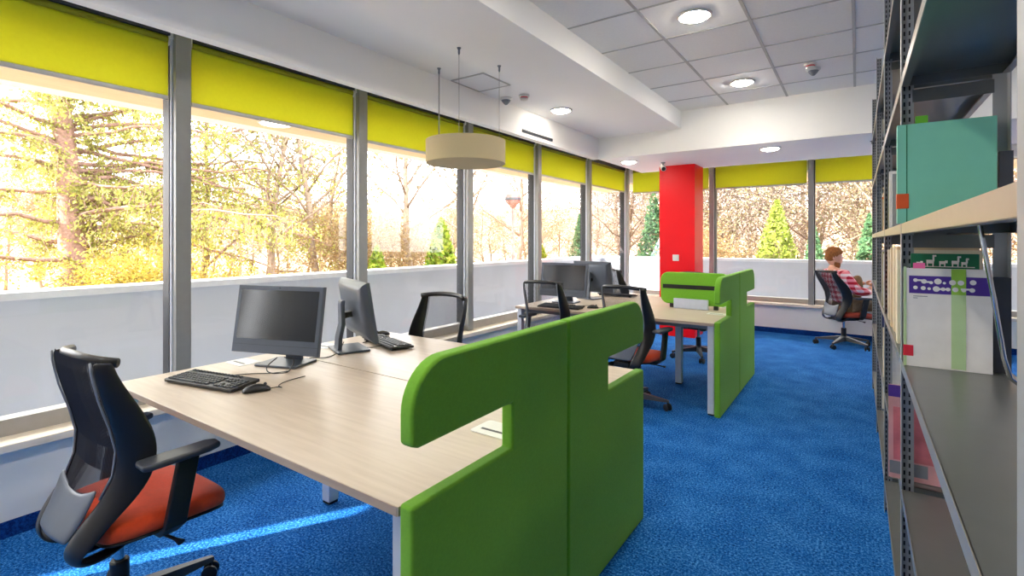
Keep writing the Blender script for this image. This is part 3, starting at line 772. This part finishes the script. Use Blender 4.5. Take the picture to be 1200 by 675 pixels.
for i, (x, z, r) in enumerate([(.03, .258, .006), (.052, .255, .0075), (.07, .252, .005), (.087, .256, .0095), (.103, .252, .004), (.123, .254, .0085), (.143, .254, .008), (.172, .256, .008), (.03, .236, .006), (.05, .235, .0065), (.065, .234, .0045), (.083, .234, .009), (.1, .234, .006), (.112, .234, .006), (.13, .234, .0075), (.15, .233, .006), (.17, .234, .007)]):
    dots.tube([(x*.9, -.0012, z-.001), (x*.9, -.0005, z-.001)], r*.9, 14)
for x0, x1, z in ((.083, .112, .234), (.03, .052, .258), (.143, .172, .236), (.052, .07, .2535)): dots.box(x0*.9, -.0011, z-.0035, x1*.9, -.0005, z+.0015)
dots.build('dot_print', M['paper'], wb)
gc = book('picture_book', 'dark green picture book with a row of white animal shapes', 'book', .135, 1.96, 1.0222, .155, .02, .335, M['dkgreen'])
an = MB()
def blob(x, z, w, h): an.add([(x+a*w, -.001, z+b*h) for a, b in ((-1,-1),(1,-1),(1,1),(-1,1))]+[(x+a*w, -.0002, z+b*h) for a, b in ((-1,-1),(1,-1),(1,1),(-1,1))], [(0,1,2,3),(7,6,5,4),(0,4,5,1),(1,5,6,2),(2,6,7,3),(3,7,4,0)])
for cx, s, neck in ((.018, .7, 0), (.045, 1.1, 1), (.073, .9, 0), (.102, 1., 1), (.122, .8, 1)):
    z = .298
    blob(cx, z+.012*s, .008*s, .005*s); blob(cx-.006*s, z+.004*s, .0015, .006*s); blob(cx+.006*s, z+.004*s, .0015, .006*s)
    if neck: blob(cx+.007*s, z+.021*s, .0022, .008*s); blob(cx+.009*s, z+.028*s, .004*s, .0025)
    else: blob(cx+.01*s, z+.015*s, .003, .004)
blob(.075, .2965, .07, .0012)
an.build('animal_print', M['paper'], gc)
# wire bookend hooked under the upper shelf
o = MB().tube([(.250, 1.74, 1.445), (.258, 1.74, 1.436), (.263, 1.74, 1.40), (.285, 1.745, 1.25), (.305, 1.75, 1.10), (.318, 1.76, 1.05), (.34, 1.79, 1.03), (.352, 1.81, 1.029)], .0055, 10).build('book_stop', M['chrome'], None, smooth=True)
tag(o, 'bright steel wire book stop hanging under the upper shelf in front of the booklet', 'book stop')
book('box_file', 'dark box file beside the white booklet', 'box file', .305, 1.95, 1.0222, .05, .03, .27, M['dgrey'], pages=False)
# next bays: rows of binders and books
pal = [('cream', (232, 218, 190)), ('tan', (214, 186, 146)), ('pink', (232, 200, 186)), ('sand', (226, 206, 172)), ('teal', (44, 168, 142)), ('white', (236, 234, 230)), ('grey', (150, 152, 152)), ('brick red', (176, 70, 50)), ('dark blue', (36, 52, 110)), ('black', (38, 36, 38)), ('orange', (226, 120, 40)), ('olive', (120, 130, 70))]
pm = {n: mat('cover_'+n.replace(' ', '_'), c, .55, var=.06, scale=30) for n, c in pal}
SHELF = {1: 'second shelf from the floor', 2: 'third shelf from the floor', 3: 'fourth shelf from the floor', 0: 'bottom shelf'}
BAY = {1: 'second bay of the shelving', 2: 'third bay of the shelving', 3: 'last bay of the shelving'}
def row(bay, lv, specs):
    """specs: (kind, colour, y offset from the post, thickness, height, depth)"""
    seen = {}
    for kind, col, yo, th, ht, dep in specs:
        k = (kind, col); seen[k] = seen.get(k, 0)+1
    cnt = {}
    for kind, col, yo, th, ht, dep in specs:
        k = (kind, col); cnt[k] = cnt.get(k, 0)+1
        w = '' if seen[k] == 1 else (['nearest ', 'second ', 'third ', 'fourth '][cnt[k]-1])
        book('binder' if kind == 'binder' else 'book', '%s%s %s standing on the %s, %s' % (w, col, kind, SHELF[lv], BAY[bay]), kind, XS+.006+.004*((len(col)+cnt[k]) % 3), PY[bay]+yo, LV[lv], dep, th, ht, pm[col], 'books and binders on the shelving')
row(1, 2, [('book', 'teal', .22, .03, .29, .2), ('binder', 'cream', .27, .07, .34, .23), ('binder', 'tan', .35, .06, .35, .23), ('binder', 'pink', .42, .05, .35, .23), ('binder', 'sand', .48, .07, .34, .23), ('binder', 'cream', .56, .06, .35, .23), ('book', 'tan', .63, .04, .33, .22), ('binder', 'sand', .69, .06, .34, .23), ('book', 'pink', .77, .05, .32, .22), ('binder', 'tan', .84, .07, .34, .23), ('book', 'cream', .93, .05, .33, .22), ('book', 'orange', 1.0, .02, .3, .2)])
row(1, 3, [('book', 'grey', .75, .04, .24, .2), ('book', 'white', .82, .03, .26, .2), ('book', 'olive', .88, .035, .23, .19)])
row(2, 2, [('book', 'black', .12, .025, .335, .22), ('book', 'dark blue', .16, .03, .31, .2), ('book', 'white', .22, .03, .3, .2), ('book', 'brick red', .28, .035, .29, .2), ('book', 'olive', .34, .03, .31, .2), ('book', 'cream', .40, .04, .3, .2), ('book', 'grey', .47, .03, .28, .2), ('book', 'tan', .53, .04, .3, .2)])
row(2, 3, [('book', 'orange', .08, .025, .2, .18), ('book', 'white', .12, .03, .26, .2), ('book', 'pink', .17, .03, .24, .2), ('book', 'brick red', .22, .03, .22, .19), ('book', 'tan', .28, .04, .25, .2), ('book', 'teal', .34, .03, .24, .2)])
row(2, 1, [('book', 'white', .05, .03, .31, .22), ('book', 'teal', .10, .02, .3, .21), ('book', 'dark blue', .18, .03, .3, .2), ('book', 'white', .25, .03, .29, .2), ('book', 'cream', .31, .03, .28, .2)])
row(3, 3, [('book', 'tan', .1, .04, .25, .2), ('book', 'orange', .16, .03, .27, .2), ('book', 'cream', .22, .04, .26, .2), ('book', 'brick red', .3, .03, .25, .2), ('book', 'orange', .36, .04, .26, .2)])
row(3, 2, [('book', 'white', .08, .03, .3, .2), ('book', 'cream', .14, .04, .29, .2), ('book', 'dark blue', .22, .03, .3, .2), ('book', 'tan', .3, .04, .3, .2)])
row(3, 1, [('book', 'dark blue', .06, .03, .3, .22), ('book', 'brick red', .12, .03, .28, .2), ('book', 'white', .18, .03, .3, .2)])
book('magazine', 'pink magazine with a purple head leaning out of the second shelf from the floor', 'magazine', .085, 2.07, .6182, .2, .012, .30, mat('pink_cover', (226, 168, 172), .4, var=.3, scale=6), lean=R(-4),
     parts=(('masthead', M['purple'], (-.0006, -.0008, .262, .2, .0006, .30)), ('photo_print', mat('rose_print', (214, 120, 130), .4, var=.3, scale=12), (.012, -.0008, .06, .14, .0006, .23)), ('address_strip', M['mgrey'], (.002, -.0008, .015, .1, .0006, .055))))
book('book', 'thick cream book standing just behind the nearest perforated post', 'book', .165, 2.125, .6172, .17, .05, .11, pm['cream'])

# ------------------------------------------------------------------ the seated man
pt = thing('person', 'man with ginger hair in a red and white plaid shirt sitting by the back window', 'person', (-.15, 7.90, 0), R(-56))
def skin(name, pts, edges, radii, m, parent, lv=2, root=0):
    me = bpy.data.meshes.new(name); me.from_pydata(pts, edges, []); me.update()
    o = bpy.data.objects.new(name, me); C.objects.link(o); o.parent = parent
    md = o.modifiers.new('k', 'SKIN'); md.use_smooth_shade = True
    for i, v in enumerate(me.skin_vertices[0].data):
        r = radii[i]; v.radius = r if isinstance(r, tuple) else (r, r); v.use_root = (i == root)
    sm = o.modifiers.new('u', 'SUBSURF'); sm.levels = sm.render_levels = lv
    me.materials.append(m); return o
# local frame: +y forwards, x right, z up; seat top at .47
body_pts = [(0, -.0, .57), (0, -.03, .71), (0, -.08, .84), (0, -.12, .95), (0, -.14, 1.02), (0, -.15, 1.08),      # pelvis .. neck, head base 0-5
            (.165, -.11, .945), (.225, .03, .74), (.19, .19, .715), (.12, .32, .76),                                # right arm 6-9
            (-.165, -.11, .945), (-.215, .10, .80), (-.15, .25, .79), (-.07, .33, .83),                             # left arm 10-13
            (.10, .05, .56), (.13, .44, .56), (.15, .44, .14), (.15, .55, .05),                                     # right leg 14-17
            (-.09, .05, .57), (-.07, .24, .91), (-.07, .19, .56), (-.07, .31, .525)]                                # left leg, knee drawn up 18-21
body_e = [(0,1),(1,2),(2,3),(3,4),(4,5),(3,6),(6,7),(7,8),(8,9),(3,10),(10,11),(11,12),(12,13),(0,14),(14,15),(15,16),(16,17),(0,18),(18,19),(19,20),(20,21)]
body_r = [.11, .105, .108, .095, .052, .05, .06, .046, .036, .024, .06, .046, .036, .024, .085, .062, .042, .04, .085, .062, .042, .04]
skin('body', body_pts, body_e, body_r, M['skin'], pt)
# head with face
hb = MB()
H0 = Vector((.0, -.13, 1.165)); HR = Matrix.Translation(H0) @ Matrix.Rotation(R(-22), 4, 'Z') @ Matrix.Rotation(R(-12), 4, 'X') @ Matrix.Translation(-H0)
rings = []
for z, ry, rx, yo in ((-.115, .03, .03, .05), (-.105, .052, .045, .03), (-.08, .072, .056, .018), (-.045, .086, .066, .008), (0, .096, .074, 0), (.045, .098, .077, -.004), (.08, .088, .07, -.008), (.108, .06, .05, -.01), (.12, .02, .018, -.01)):
    ring = []
    for j in range(20):
        a = 2*math.pi*j/20; x = rx*math.cos(a); y = ry*math.sin(a)+yo
        if abs(j-5) == 0 and z == -.045: y += .014                     # mouth / lips
        if j == 5 and z == 0: y += .024                                # nose
        if j in (4, 6) and z == .045: y -= .010                        # eye sockets
        ring.append(H0+Vector((x, y, z)))
    rings.append(ring)
hb.rings(rings)
hd = hb.build('head', M['skin'], pt, subsurf=1); hd.matrix_local = HR
for s in (-1, 1):
    MB().lathe([(.001, -.012), (.018, -.008), (.024, 0), (.016, .01), (.001, .006)], 12, Matrix.Translation(H0+Vector((s*.075, -.008, .005))) @ Matrix.Rotation(R(90), 4, 'Y') @ Matrix.Scale(1.4, 4, (1, 0, 0))).build('ear', M['skin'], hd, smooth=True)
    MB().lathe([(.001, -.009), (.009, -.004), (.01, 0), (.009, .004), (.001, .009)], 12, Matrix.Translation(H0+Vector((s*.03, .082, .03)))).build('eye', M['paper'], hd, smooth=True)
hr = MB(); rings = []
for z, ry, rx, yo in ((-.06, .05, .07, -.045), (-.02, .07, .082, -.035), (.03, .085, .088, -.022), (.075, .098, .088, -.012), (.11, .09, .075, -.006), (.138, .055, .05, -.008), (.145, .01, .01, -.01)):
    rings.append([H0+Vector((rx*math.cos(2*math.pi*j/24)*(1+.05*math.sin(j*5+z*90)), ry*math.sin(2*math.pi*j/24)*(1+.05*math.sin(j*7+z*60))+yo, z)) for j in range(24)])
hr.rings(rings); hr.build('hair', M['hair'], pt, subsurf=1).matrix_local = HR
bd = MB(); rings = []
for z, ry, rx, yo in ((-.125, .03, .032, .052), (-.112, .056, .05, .032), (-.085, .074, .062, .018), (-.05, .07, .07, .012)):
    rings.append([H0+Vector((rx*math.cos(R(-10+200*j/14)), ry*math.sin(R(-10+200*j/14))+yo+.003, z)) for j in range(15)])
bd.grid(rings); bd.build('beard', M['hair'], pt, solid=.006, subsurf=1).matrix_local = HR
# shirt over torso and arms
sp = [body_pts[i] for i in (0, 1, 2, 3, 4, 6, 7, 8, 10, 11, 12)]; sp[4] = (0, -.13, 1.0)
sp[7] = (.165, .23, .725); sp[10] = (-.13, .27, .80)
se = [(0,1),(1,2),(2,3),(3,4),(3,5),(5,6),(6,7),(3,8),(8,9),(9,10)]
skin('shirt', sp, se, [.135, .128, .132, .118, .075, .085, .066, .052, .085, .066, .052], M['plaid'], pt)
# trousers
tpn = [body_pts[i] for i in (0, 14, 15, 16, 18, 19, 20)]; tpn[0] = (0, .0, .57)
skin('trousers', tpn, [(0,1),(1,2),(2,3),(0,4),(4,5),(5,6)], [.125, .10, .085, .062, .10, .088, .064], M['khaki'], pt)
for p, q in ((16, 17), (20, 21)):
    a = Vector(body_pts[p]); zf = .006 if p == 16 else .482
    MB().rings([[Vector((a.x+x*w, a.y+y, z0)) for x, y in ((-1, -.07), (1, -.07), (1, .06), (.85, .14), (0, .18), (-.85, .14), (-1, .06))] for w, z0 in ((.044, zf), (.047, zf+.03), (.036, zf+.085))]).build('shoe', M['dgrey'], pt, bevel=.012)
# hands with fingers
def hand(wrist, direction, up, side, parent):
    d = Vector(direction).normalized(); u = Vector(up).normalized(); s = d.cross(u).normalized()*side; w = Vector(wrist)
    pts = [w, w+d*.045, w+d*.085]; ed = [(0,1),(1,2)]; rad = [.022, (.036, .018), (.034, .015)]
    for k, (o, L) in enumerate(((-.03, .062), (-.010, .074), (.011, .07), (.03, .056))):
        b = len(pts); q = w+d*.082+s*o
        pts += [q, q+d*L*.5-u*.008, q+d*L*.8-u*.028]; rad += [.0095, .0088, .0075]; ed += [(2, b), (b, b+1), (b+1, b+2)]
    b = len(pts); q = w+d*.03-s*.034
    pts += [q, q+d*.03-s*.022, q+d*.058-s*.022-u*.01]; rad += [.012, .010, .008]; ed += [(1, b), (b, b+1), (b+1, b+2)]
    skin('hand', [tuple(p) for p in pts], ed, rad, M['skin'], parent, 1)
hand((.12, .32, .76), (-.8, .45, .2), (.1, .1, 1), 1, pt)
hand((-.07, .33, .83), (.6, .3, -.2), (0, .9, .3), -1, pt)

# ------------------------------------------------------------------ balcony and outdoors
struct('parapet', MB().box(-4.8, -6, -.6, -4.6, 10.3, 1.0).box(-4.6, 10.1, -.6, 9, 10.3, 1.0), M['render'])
struct('parapet_coping', MB().box(-4.83, -6, 1.0, -4.57, 10.33, 1.05).box(-4.57, 10.07, 1.0, 9, 10.33, 1.05), M['coping'])
struct('balcony_floor', MB().box(-4.6, -6, -.3, -3.62, 10.1, -.05).box(-3.62, YG+.15, -.3, 9, 10.1, -.05), M['render'])
struct('roof', MB().box(-4.75, -6, 2.44, -3.56, 10.25, 3.3).box(-3.56, YG+.11, 2.44, 9, 10.25, 3.3), M['white'])  # near end runs on out of view to keep sun off the desk
struct('roof_soffit', MB().box(-4.5, -6, 2.425, -3.62, 10.0, 2.439).box(-3.62, YG+.2, 2.425, 9, 10.0, 2.439), M['soffit'])
struct('roof_slab', MB().box(-3.62, YR-.2, 3.26, XR+.2, YG+.11, 3.5), M['white'])
for i, (x, y, w) in enumerate(((-4.2, 2.45, 'seen through the second window'), (-4.05, 6.62, 'seen through the window right of the pendant lamp'))):
    t = thing('soffit_light', 'round light under the outside eaves %s' % w, 'outdoor light', (x, y, 2.425))
    smooth_angle(MB().lathe([(.13, 0), (.13, -.008), (.11, -.014), (.001, -.014)], 24).build('diffuser', M['glowout'], t))
    smooth_angle(MB().lathe([(.145, 0), (.145, -.01), (.13, -.012), (.13, 0)], 24).build('rim', M['plwhite'], t))
struct('sun_blocker_wall', MB().box(-11.5, -3.4, -.6, -5.14, -3.2, 7.5), M['render'])  # unseen wall, added to block the sun except for the floor streak
struct('ground', MB().box(-90, -30, -.9, 40, 100, -.6), M['ground'])
# rising woodland slope behind
rows = []
for i in range(14):
    r = 30+i*4
    rows.append([Vector((-2+r*math.cos(a), 4+r*math.sin(a), -.7+max(0, i-1)*.62+.35*math.sin(j*1.7+i))) for j, a in enumerate([R(50+2.5*k) for k in range(62)])])
struct('hill', MB().grid(rows), M['hill'], smooth=True)

def leaf(mb, p, size, rnd, flat=0.):
    d = Vector((rnd.gauss(0,1), rnd.gauss(0,1), rnd.gauss(0,1)-flat)).normalized(); e = d.orthogonal().normalized()
    e.rotate(Matrix.Rotation(rnd.random()*6.28, 3, d)); n = len(mb.v)
    w = size*.5
    mb.v += [tuple(p-d*size*.5), tuple(p+e*w*.6), tuple(p+d*size*.6), tuple(p-e*w*.6)]; mb.f.append((n, n+1, n+2, n+3))
def tree_meshes(seed, h, r0, spread, nb, nleaf, lsize, crown0=.25, twist=.12, up=.6, sub=5, droop=0., lspread=.35):
    rnd = random.Random(seed); wood = MB(); lv = MB()
    pts = [Vector((0, 0, 0))]; rad = [r0]
    for i in range(1, 9):
        pts.append(pts[-1]+Vector((rnd.gauss(0, twist)*h/8, rnd.gauss(0, twist)*h/8, h/8))); rad.append(r0*(1-i/9.2))
    wood.tube(pts, rad, 7)
    tips = []
    for b in range(nb):
        f = crown0+(1-crown0)*(b+rnd.random())/nb*.97; i = min(7, int(f*8)); s = f*8-i
        p = pts[i].lerp(pts[i+1], s); a = b*2.4+rnd.random()
        L = spread*(1.05-f*.6)*(.7+.6*rnd.random()); d = Vector((math.cos(a), math.sin(a), up*(.5+rnd.random())))
        q = [p]; 
        for k in range(1, 6): q.append(q[-1]+Vector((d.x*L/5+rnd.gauss(0, .05)*L, d.y*L/5+rnd.gauss(0, .05)*L, d.z*L/5-droop*L*k*.02+rnd.gauss(0, .03)*L)))
        rr = max(.012, rad[i]*.42); wood.tube(q, [rr*(1-k/6.) for k in range(6)], 5)
        for c in range(sub):
            k = 1+rnd.randrange(5); e = Vector((rnd.gauss(0, 1), rnd.gauss(0, 1), rnd.gauss(.3 if not droop else -.5, .5))).normalized()
            T = L*(.18+.3*rnd.random()); w = [q[k], q[k]+e*T*.5+Vector((0, 0, -.02*droop)), q[k]+e*T+Vector((0, 0, -.1*T*droop))]
            wood.tube(w, [rr*.35, rr*.25, rr*.1], 4); tips += [w[1], w[2], q[k]]
        tips += q[2:]
    for i in range(nleaf):
        p = rnd.choice(tips); leaf(lv, p+Vector((rnd.gauss(0, lspread), rnd.gauss(0, lspread), rnd.gauss(0, lspread*.8))), lsize*(.6+.8*rnd.random()), rnd)
    return wood, lv
def tree(name, label, cat, loc, rz, src, group=None, sc=1.):
    w, l, mw, ml = src
    t = thing(name, label, cat, loc, rz, group); t.scale = (sc, sc, sc)
    for nm, me in (('trunk', w), ('foliage', l)):
        o = bpy.data.objects.new(nm, me); C.objects.link(o); o.parent = t
    return t
def mk(seed, mw, ml, **k):
    w, l = tree_meshes(seed, **k)
    out = []
    for nm, mb, m in (('trunk', w, mw), ('foliage', l, ml)):
        me = bpy.data.meshes.new(nm); me.from_pydata(mb.v, [], mb.f); me.materials.append(m)
        if nm == 'trunk':
            for p in me.polygons: p.use_smooth = True
        out.append(me)
    return (*out, mw, ml)
def cone_tree(seed, h, r, n, size, ml, pw=1.):
    rnd = random.Random(seed); w = MB().tube([(0, 0, 0), (0, 0, h*.5), (0, 0, h*.97)], [r*.1, r*.07, .01], 7); l = MB()
    for i in range(n):
        f = rnd.random()**.75; z = h*(.04+.95*(1-f)) ; rr = r*(f**pw)*(1-.0*f)*(.35+.65*rnd.random()**.4); a = rnd.random()*6.28
        rr *= 1+.18*math.sin(a*5+z*6)
        leaf(l, Vector((rr*math.cos(a), rr*math.sin(a), z)), size*(.6+.8*rnd.random()), rnd)
    out = []
    for nm, mb, m in (('trunk', w, M['twig']), ('foliage', l, ml)):
        me = bpy.data.meshes.new(nm); me.from_pydata(mb.v, [], mb.f); me.materials.append(m); out.append(me)
    return (*out, M['twig'], ml)
# the old larch outside the first window, long drooping limbs
rnd = random.Random(3); wood = MB(); lv = MB()
tr = [(0, 0, 0), (-.05, .02, 1.5), (-.15, .0, 2.6), (-.32, -.02, 3.6), (-.62, -.04, 4.7), (-.72, 0, 6), (-.8, .1, 9)]
trr = [.24, .21, .19, .17, .15, .13, .04]
wood.tube(tr, trr, 9)
for b in range(58):
    f = .16+.8*b/44 if b < 44 else .26+.36*(b-44)/14; i = min(5, int(f*6)); p = Vector(tr[i]).lerp(Vector(tr[i+1]), f*6-i)
    a = b*2.4+rnd.random()*.8
    if rnd.random() < .45: a = rnd.choice([1.2, .9, -1.2, 1.5, -1.6, .2])+rnd.gauss(0, .3)
    L = 4.2*(1.1-.5*f)*(.6+.6*rnd.random())
    if b >= 44: a = 1.25+.55*rnd.random(); L = 4.8+2.2*rnd.random()
    q = [p]; d = Vector((math.cos(a), math.sin(a), .12 if b < 44 else .1)); zz = .22 if b < 44 else rnd.choice((-.12, .05, .3, .5))
    for k in range(1, 9): q.append(q[-1]+Vector((d.x*L/8+rnd.gauss(0, .06), d.y*L/8+rnd.gauss(0, .06), zz*L/8-.055*k*L/8+rnd.gauss(0, .08))))
    wood.tube(q, [.045*(1-k/9.) for k in range(9)], 5)
    for k in range(1, 9):
        for c in range(5):
            e = Vector((rnd.gauss(0, .5), rnd.gauss(0, .5), -.25-.5*rnd.random())); T = .35+.6*rnd.random()
            st = q[k-1].lerp(q[k], rnd.random()); w = [st, st+e*T*.5, st+Vector((e.x*.8, e.y*.8, e.z*1.2))*T]
            wood.tube(w, [.008, .006, .002], 3, caps=False)
            for n in range(26):
                s = rnd.random(); pp = w[0].lerp(w[2], s)+Vector((rnd.gauss(0, .05), rnd.gauss(0, .05), rnd.gauss(0, .04)))
                leaf(lv, pp, .062*(.6+.8*rnd.random()), rnd, .8)
t = thing('larch_tree', 'big larch with a pinkish trunk and drooping yellow needles outside the first window', 'tree', (-11.6, 2.95, -.6))
o = wood.build('trunk', M['bark'], t, smooth=True); o = lv.build('foliage', M['l_larch'], t)
# yellow shrubs at its foot
bush = mk(21, M['twig'], M['l_yellow'], h=1.7, r0=.05, spread=1.2, nb=16, nleaf=13000, lsize=.052, crown0=.1, lspread=.28)
for lb, x, y, s in (('bright yellow shrub below the larch at the left edge', -9.6, .9, .72), ('bright yellow shrub below the larch beside the first mullion', -9.4, 3.1, .86), ('bright yellow shrub outside the second window, left half', -9.8, 4.8, .66)):
    tree('yellow_shrub', lb, 'shrub', (x, y, -.6), s*9, bush, 'yellow shrubs below the larch', s)
obush = mk(22, M['twig'], M['l_orange'], h=2.3, r0=.06, spread=1.6, nb=18, nleaf=12000, lsize=.06, crown0=.1, lspread=.34)
tree('orange_shrub', 'orange leaved shrub outside the second window, right end', 'shrub', (-10.6, 8.1, -.6), 1, obush, 'orange shrubs', 1.)
tree('orange_shrub', 'orange leaved shrub outside the window at the left edge of the third blind', 'shrub', (-11.2, 10.3, -.6), 2, obush, 'orange shrubs', .9)
# bare trees standing free
bareA = mk(31, M['twigpale'], M['l_gold'], h=7.5, r0=.11, spread=2.6, nb=22, nleaf=1300, lsize=.11, crown0=.28, up=.95, sub=9, lspread=.25)
bareB = mk(32, M['twig'], M['l_larch'], h=6.5, r0=.10, spread=3.0, nb=24, nleaf=2000, lsize=.12, crown0=.2, up=.7, sub=9, lspread=.25)
for lb, x, y, rz, s in (('slim bare tree in the second window, middle', -11.2, 6.4, .4, .95), ('slim bare tree in the second window, before the second mullion', -10.9, 7.4, 2.2, 1.), ('leaning bare tree left of the pendant lamp', -10.6, 10.2, 1.1, 1.05), ('pale bare tree right below the pendant lamp', -9.5, 11.6, 3.3, 1.), ('bare tree behind the street lamp', -10.2, 15.2, 4.1, 1.), ('pale bare tree in the back window above the seated man', 1.1, 17.5, 2.0, .85)):
    tree('bare_tree', lb, 'tree', (x, y, -.6), rz, bareA, None, s)
for lb, x, y, rz, s in (('spreading olive-leaved tree in the second window, left', -13.0, 5.6, 0, 1.), ('spreading olive-leaved tree behind the second mullion', -13.2, 9.8, 2, .95)):
    tree('bare_tree', lb, 'tree', (x, y, -.6), rz, bareB, None, s)
# conifers
c_green = cone_tree(41, 2.6, .75, 2200, .15, M['l_green'], .8)
c_lime = cone_tree(42, 3.3, .85, 3800, .12, M['l_lime'], .8)
c_dark = cone_tree(43, 4.0, .8, 3600, .13, M['l_dark'], .85)
c_blue = cone_tree(44, 2.4, .8, 2600, .12, M['l_blue'], .8)
for src, nm, lb, px, s in ((c_green, 'conifer', 'light green conifer below the pendant lamp', (-9.2, 10.0), 1.), (c_green, 'conifer', 'small light green conifer beside the second mullion', (-9.3, 7.9), .72), (c_green, 'conifer', 'small light green conifer below the street lamp', (-8.0, 13.2), .72),
    (c_dark, 'conifer', 'dark green conifer in the window above the back-to-back computers', (-7.7, 15.2), .72), (c_dark, 'conifer', 'tall dark green conifer left of the red pillar', (-5.55, 16.3), .92), (c_blue, 'conifer', 'blue-grey conifer touching the red pillar', (-4.75, 14.8), .92),
    (c_lime, 'conifer', 'tall lime green conical conifer in the middle of the back window', (-1.75, 14.8), .93), (c_dark, 'conifer', 'narrow dark green conifer behind the back window mullion', (-.92, 15.0), .60), (c_dark, 'conifer', 'green conical conifer right of the seated man', (.22, 14.5), .66)):
    tree(nm, lb, 'tree', (px[0], px[1], -.6), px[0], src, None, s)
tree('orange_shrub', 'orange and yellow rounded shrub at the left of the back window', 'shrub', (-3.55, 14.6, -.6), .5, obush, 'orange shrubs', .82)
# woodland behind
wl = [mk(51, M['twig'], M['l_tan'], h=8.5, r0=.12, spread=3.0, nb=24, nleaf=12000, lsize=.085, crown0=.12, up=.8, sub=6, lspread=.4),
      mk(52, M['twigpale'], M['l_tan'], h=10, r0=.13, spread=2.8, nb=26, nleaf=11000, lsize=.085, crown0=.15, up=1., sub=6, lspread=.4),
      mk(53, M['twig'], M['l_gold'], h=7.5, r0=.12, spread=3.0, nb=22, nleaf=12000, lsize=.085, crown0=.1, up=.7, sub=6, lspread=.4),
      mk(54, M['twigpale'], M['l_orange'], h=6.5, r0=.1, spread=2.6, nb=20, nleaf=10000, lsize=.085, crown0=.1, up=.7, sub=6, lspread=.4)]
wlab = ['bare brown-twigged tree with tan leaves in the woodland beyond the parapet', 'tall pale-barked tree with tan leaves in the woodland beyond the parapet', 'gold-leaved tree in the woodland beyond the parapet', 'orange-leaved tree in the woodland beyond the parapet']
rnd = random.Random(11)
for i in range(92):
    ang = R(62+122*(i+.8*rnd.random())/92); rr = (17.5 if i % 3 == 0 else 22 if i % 3 == 1 else 29)+rnd.random()*4
    if ang > R(118): rr += 4
    x, y = -1+rr*math.cos(ang), 1+rr*math.sin(ang)
    k = (0, 1, 2, 1, 0, 3, 0, 2)[rnd.randrange(8)]
    sc = .72+.3*rnd.random()
    if ang > R(112): sc *= .62
    tree('woodland_tree', wlab[k], 'tree', (x, y, -.7), rnd.random()*6.28, wl[k], 'woodland trees beyond the parapet', sc)
# street lamp
t = thing('street_lamp', 'street lamp with a rounded head outside the window right of the pendant lamp', 'street lamp', (-8.2, 11.95, -.6))
smooth_angle(MB().tube([(0, 0, 0), (0, 0, 3.05)], [.05, .035], 10).build('lamp_post', M['lampred'], t))
smooth_angle(MB().lathe([(.05, 2.92), (.08, 2.94), (.12, 3.0), (.2, 3.07), (.23, 3.18), (.21, 3.3), (.12, 3.38), (.001, 3.40)], 18).build('lamp_head', M['lampred'], t))
smooth_angle(MB().lathe([(.236, 3.14), (.24, 3.18), (.236, 3.21)], 18).build('lamp_band', M['dgrey'], t))

# ------------------------------------------------------------------ light, sky, camera
w = bpy.data.worlds.new('sky'); S.world = w; w.use_nodes = True; nt = w.node_tree
bg = nt.nodes['Background']; bg.inputs['Color'].default_value = (.97, .985, 1., 1); bg.inputs['Strength'].default_value = 4.6
sun = bpy.data.lights.new('sun', 'SUN'); sun.energy = 10; sun.angle = R(.4); sun.color = (1, .94, .84)
so = bpy.data.objects.new('sun', sun); C.objects.link(so)
e = R(25); dv = Vector((.504*math.cos(e), .864*math.cos(e), -math.sin(e)))
so.rotation_euler = dv.to_track_quat('-Z', 'Y').to_euler(); so.location = (-10, -14, 12)
cam = bpy.data.cameras.new('camera'); co = bpy.data.objects.new('camera', cam); C.objects.link(co)
co.location = (0, 0, 1.4); co.rotation_euler = (R(90), 0, R(34.558))
cam.sensor_width = 36; cam.lens = 588/1200*36; cam.shift_y = -(337.5-281)/1200; cam.clip_start = .02; cam.clip_end = 300
S.camera = co
S.view_settings.view_transform = 'Standard'; S.view_settings.look = 'None'; S.view_settings.gamma = 1; S.view_settings.exposure = 1.48
S.view_settings.use_curve_mapping = False
S.cycles.use_denoising = True
S.cycles.max_bounces = 10; S.cycles.diffuse_bounces = 5; S.cycles.transparent_max_bounces = 24; S.cycles.sample_clamp_indirect = 6
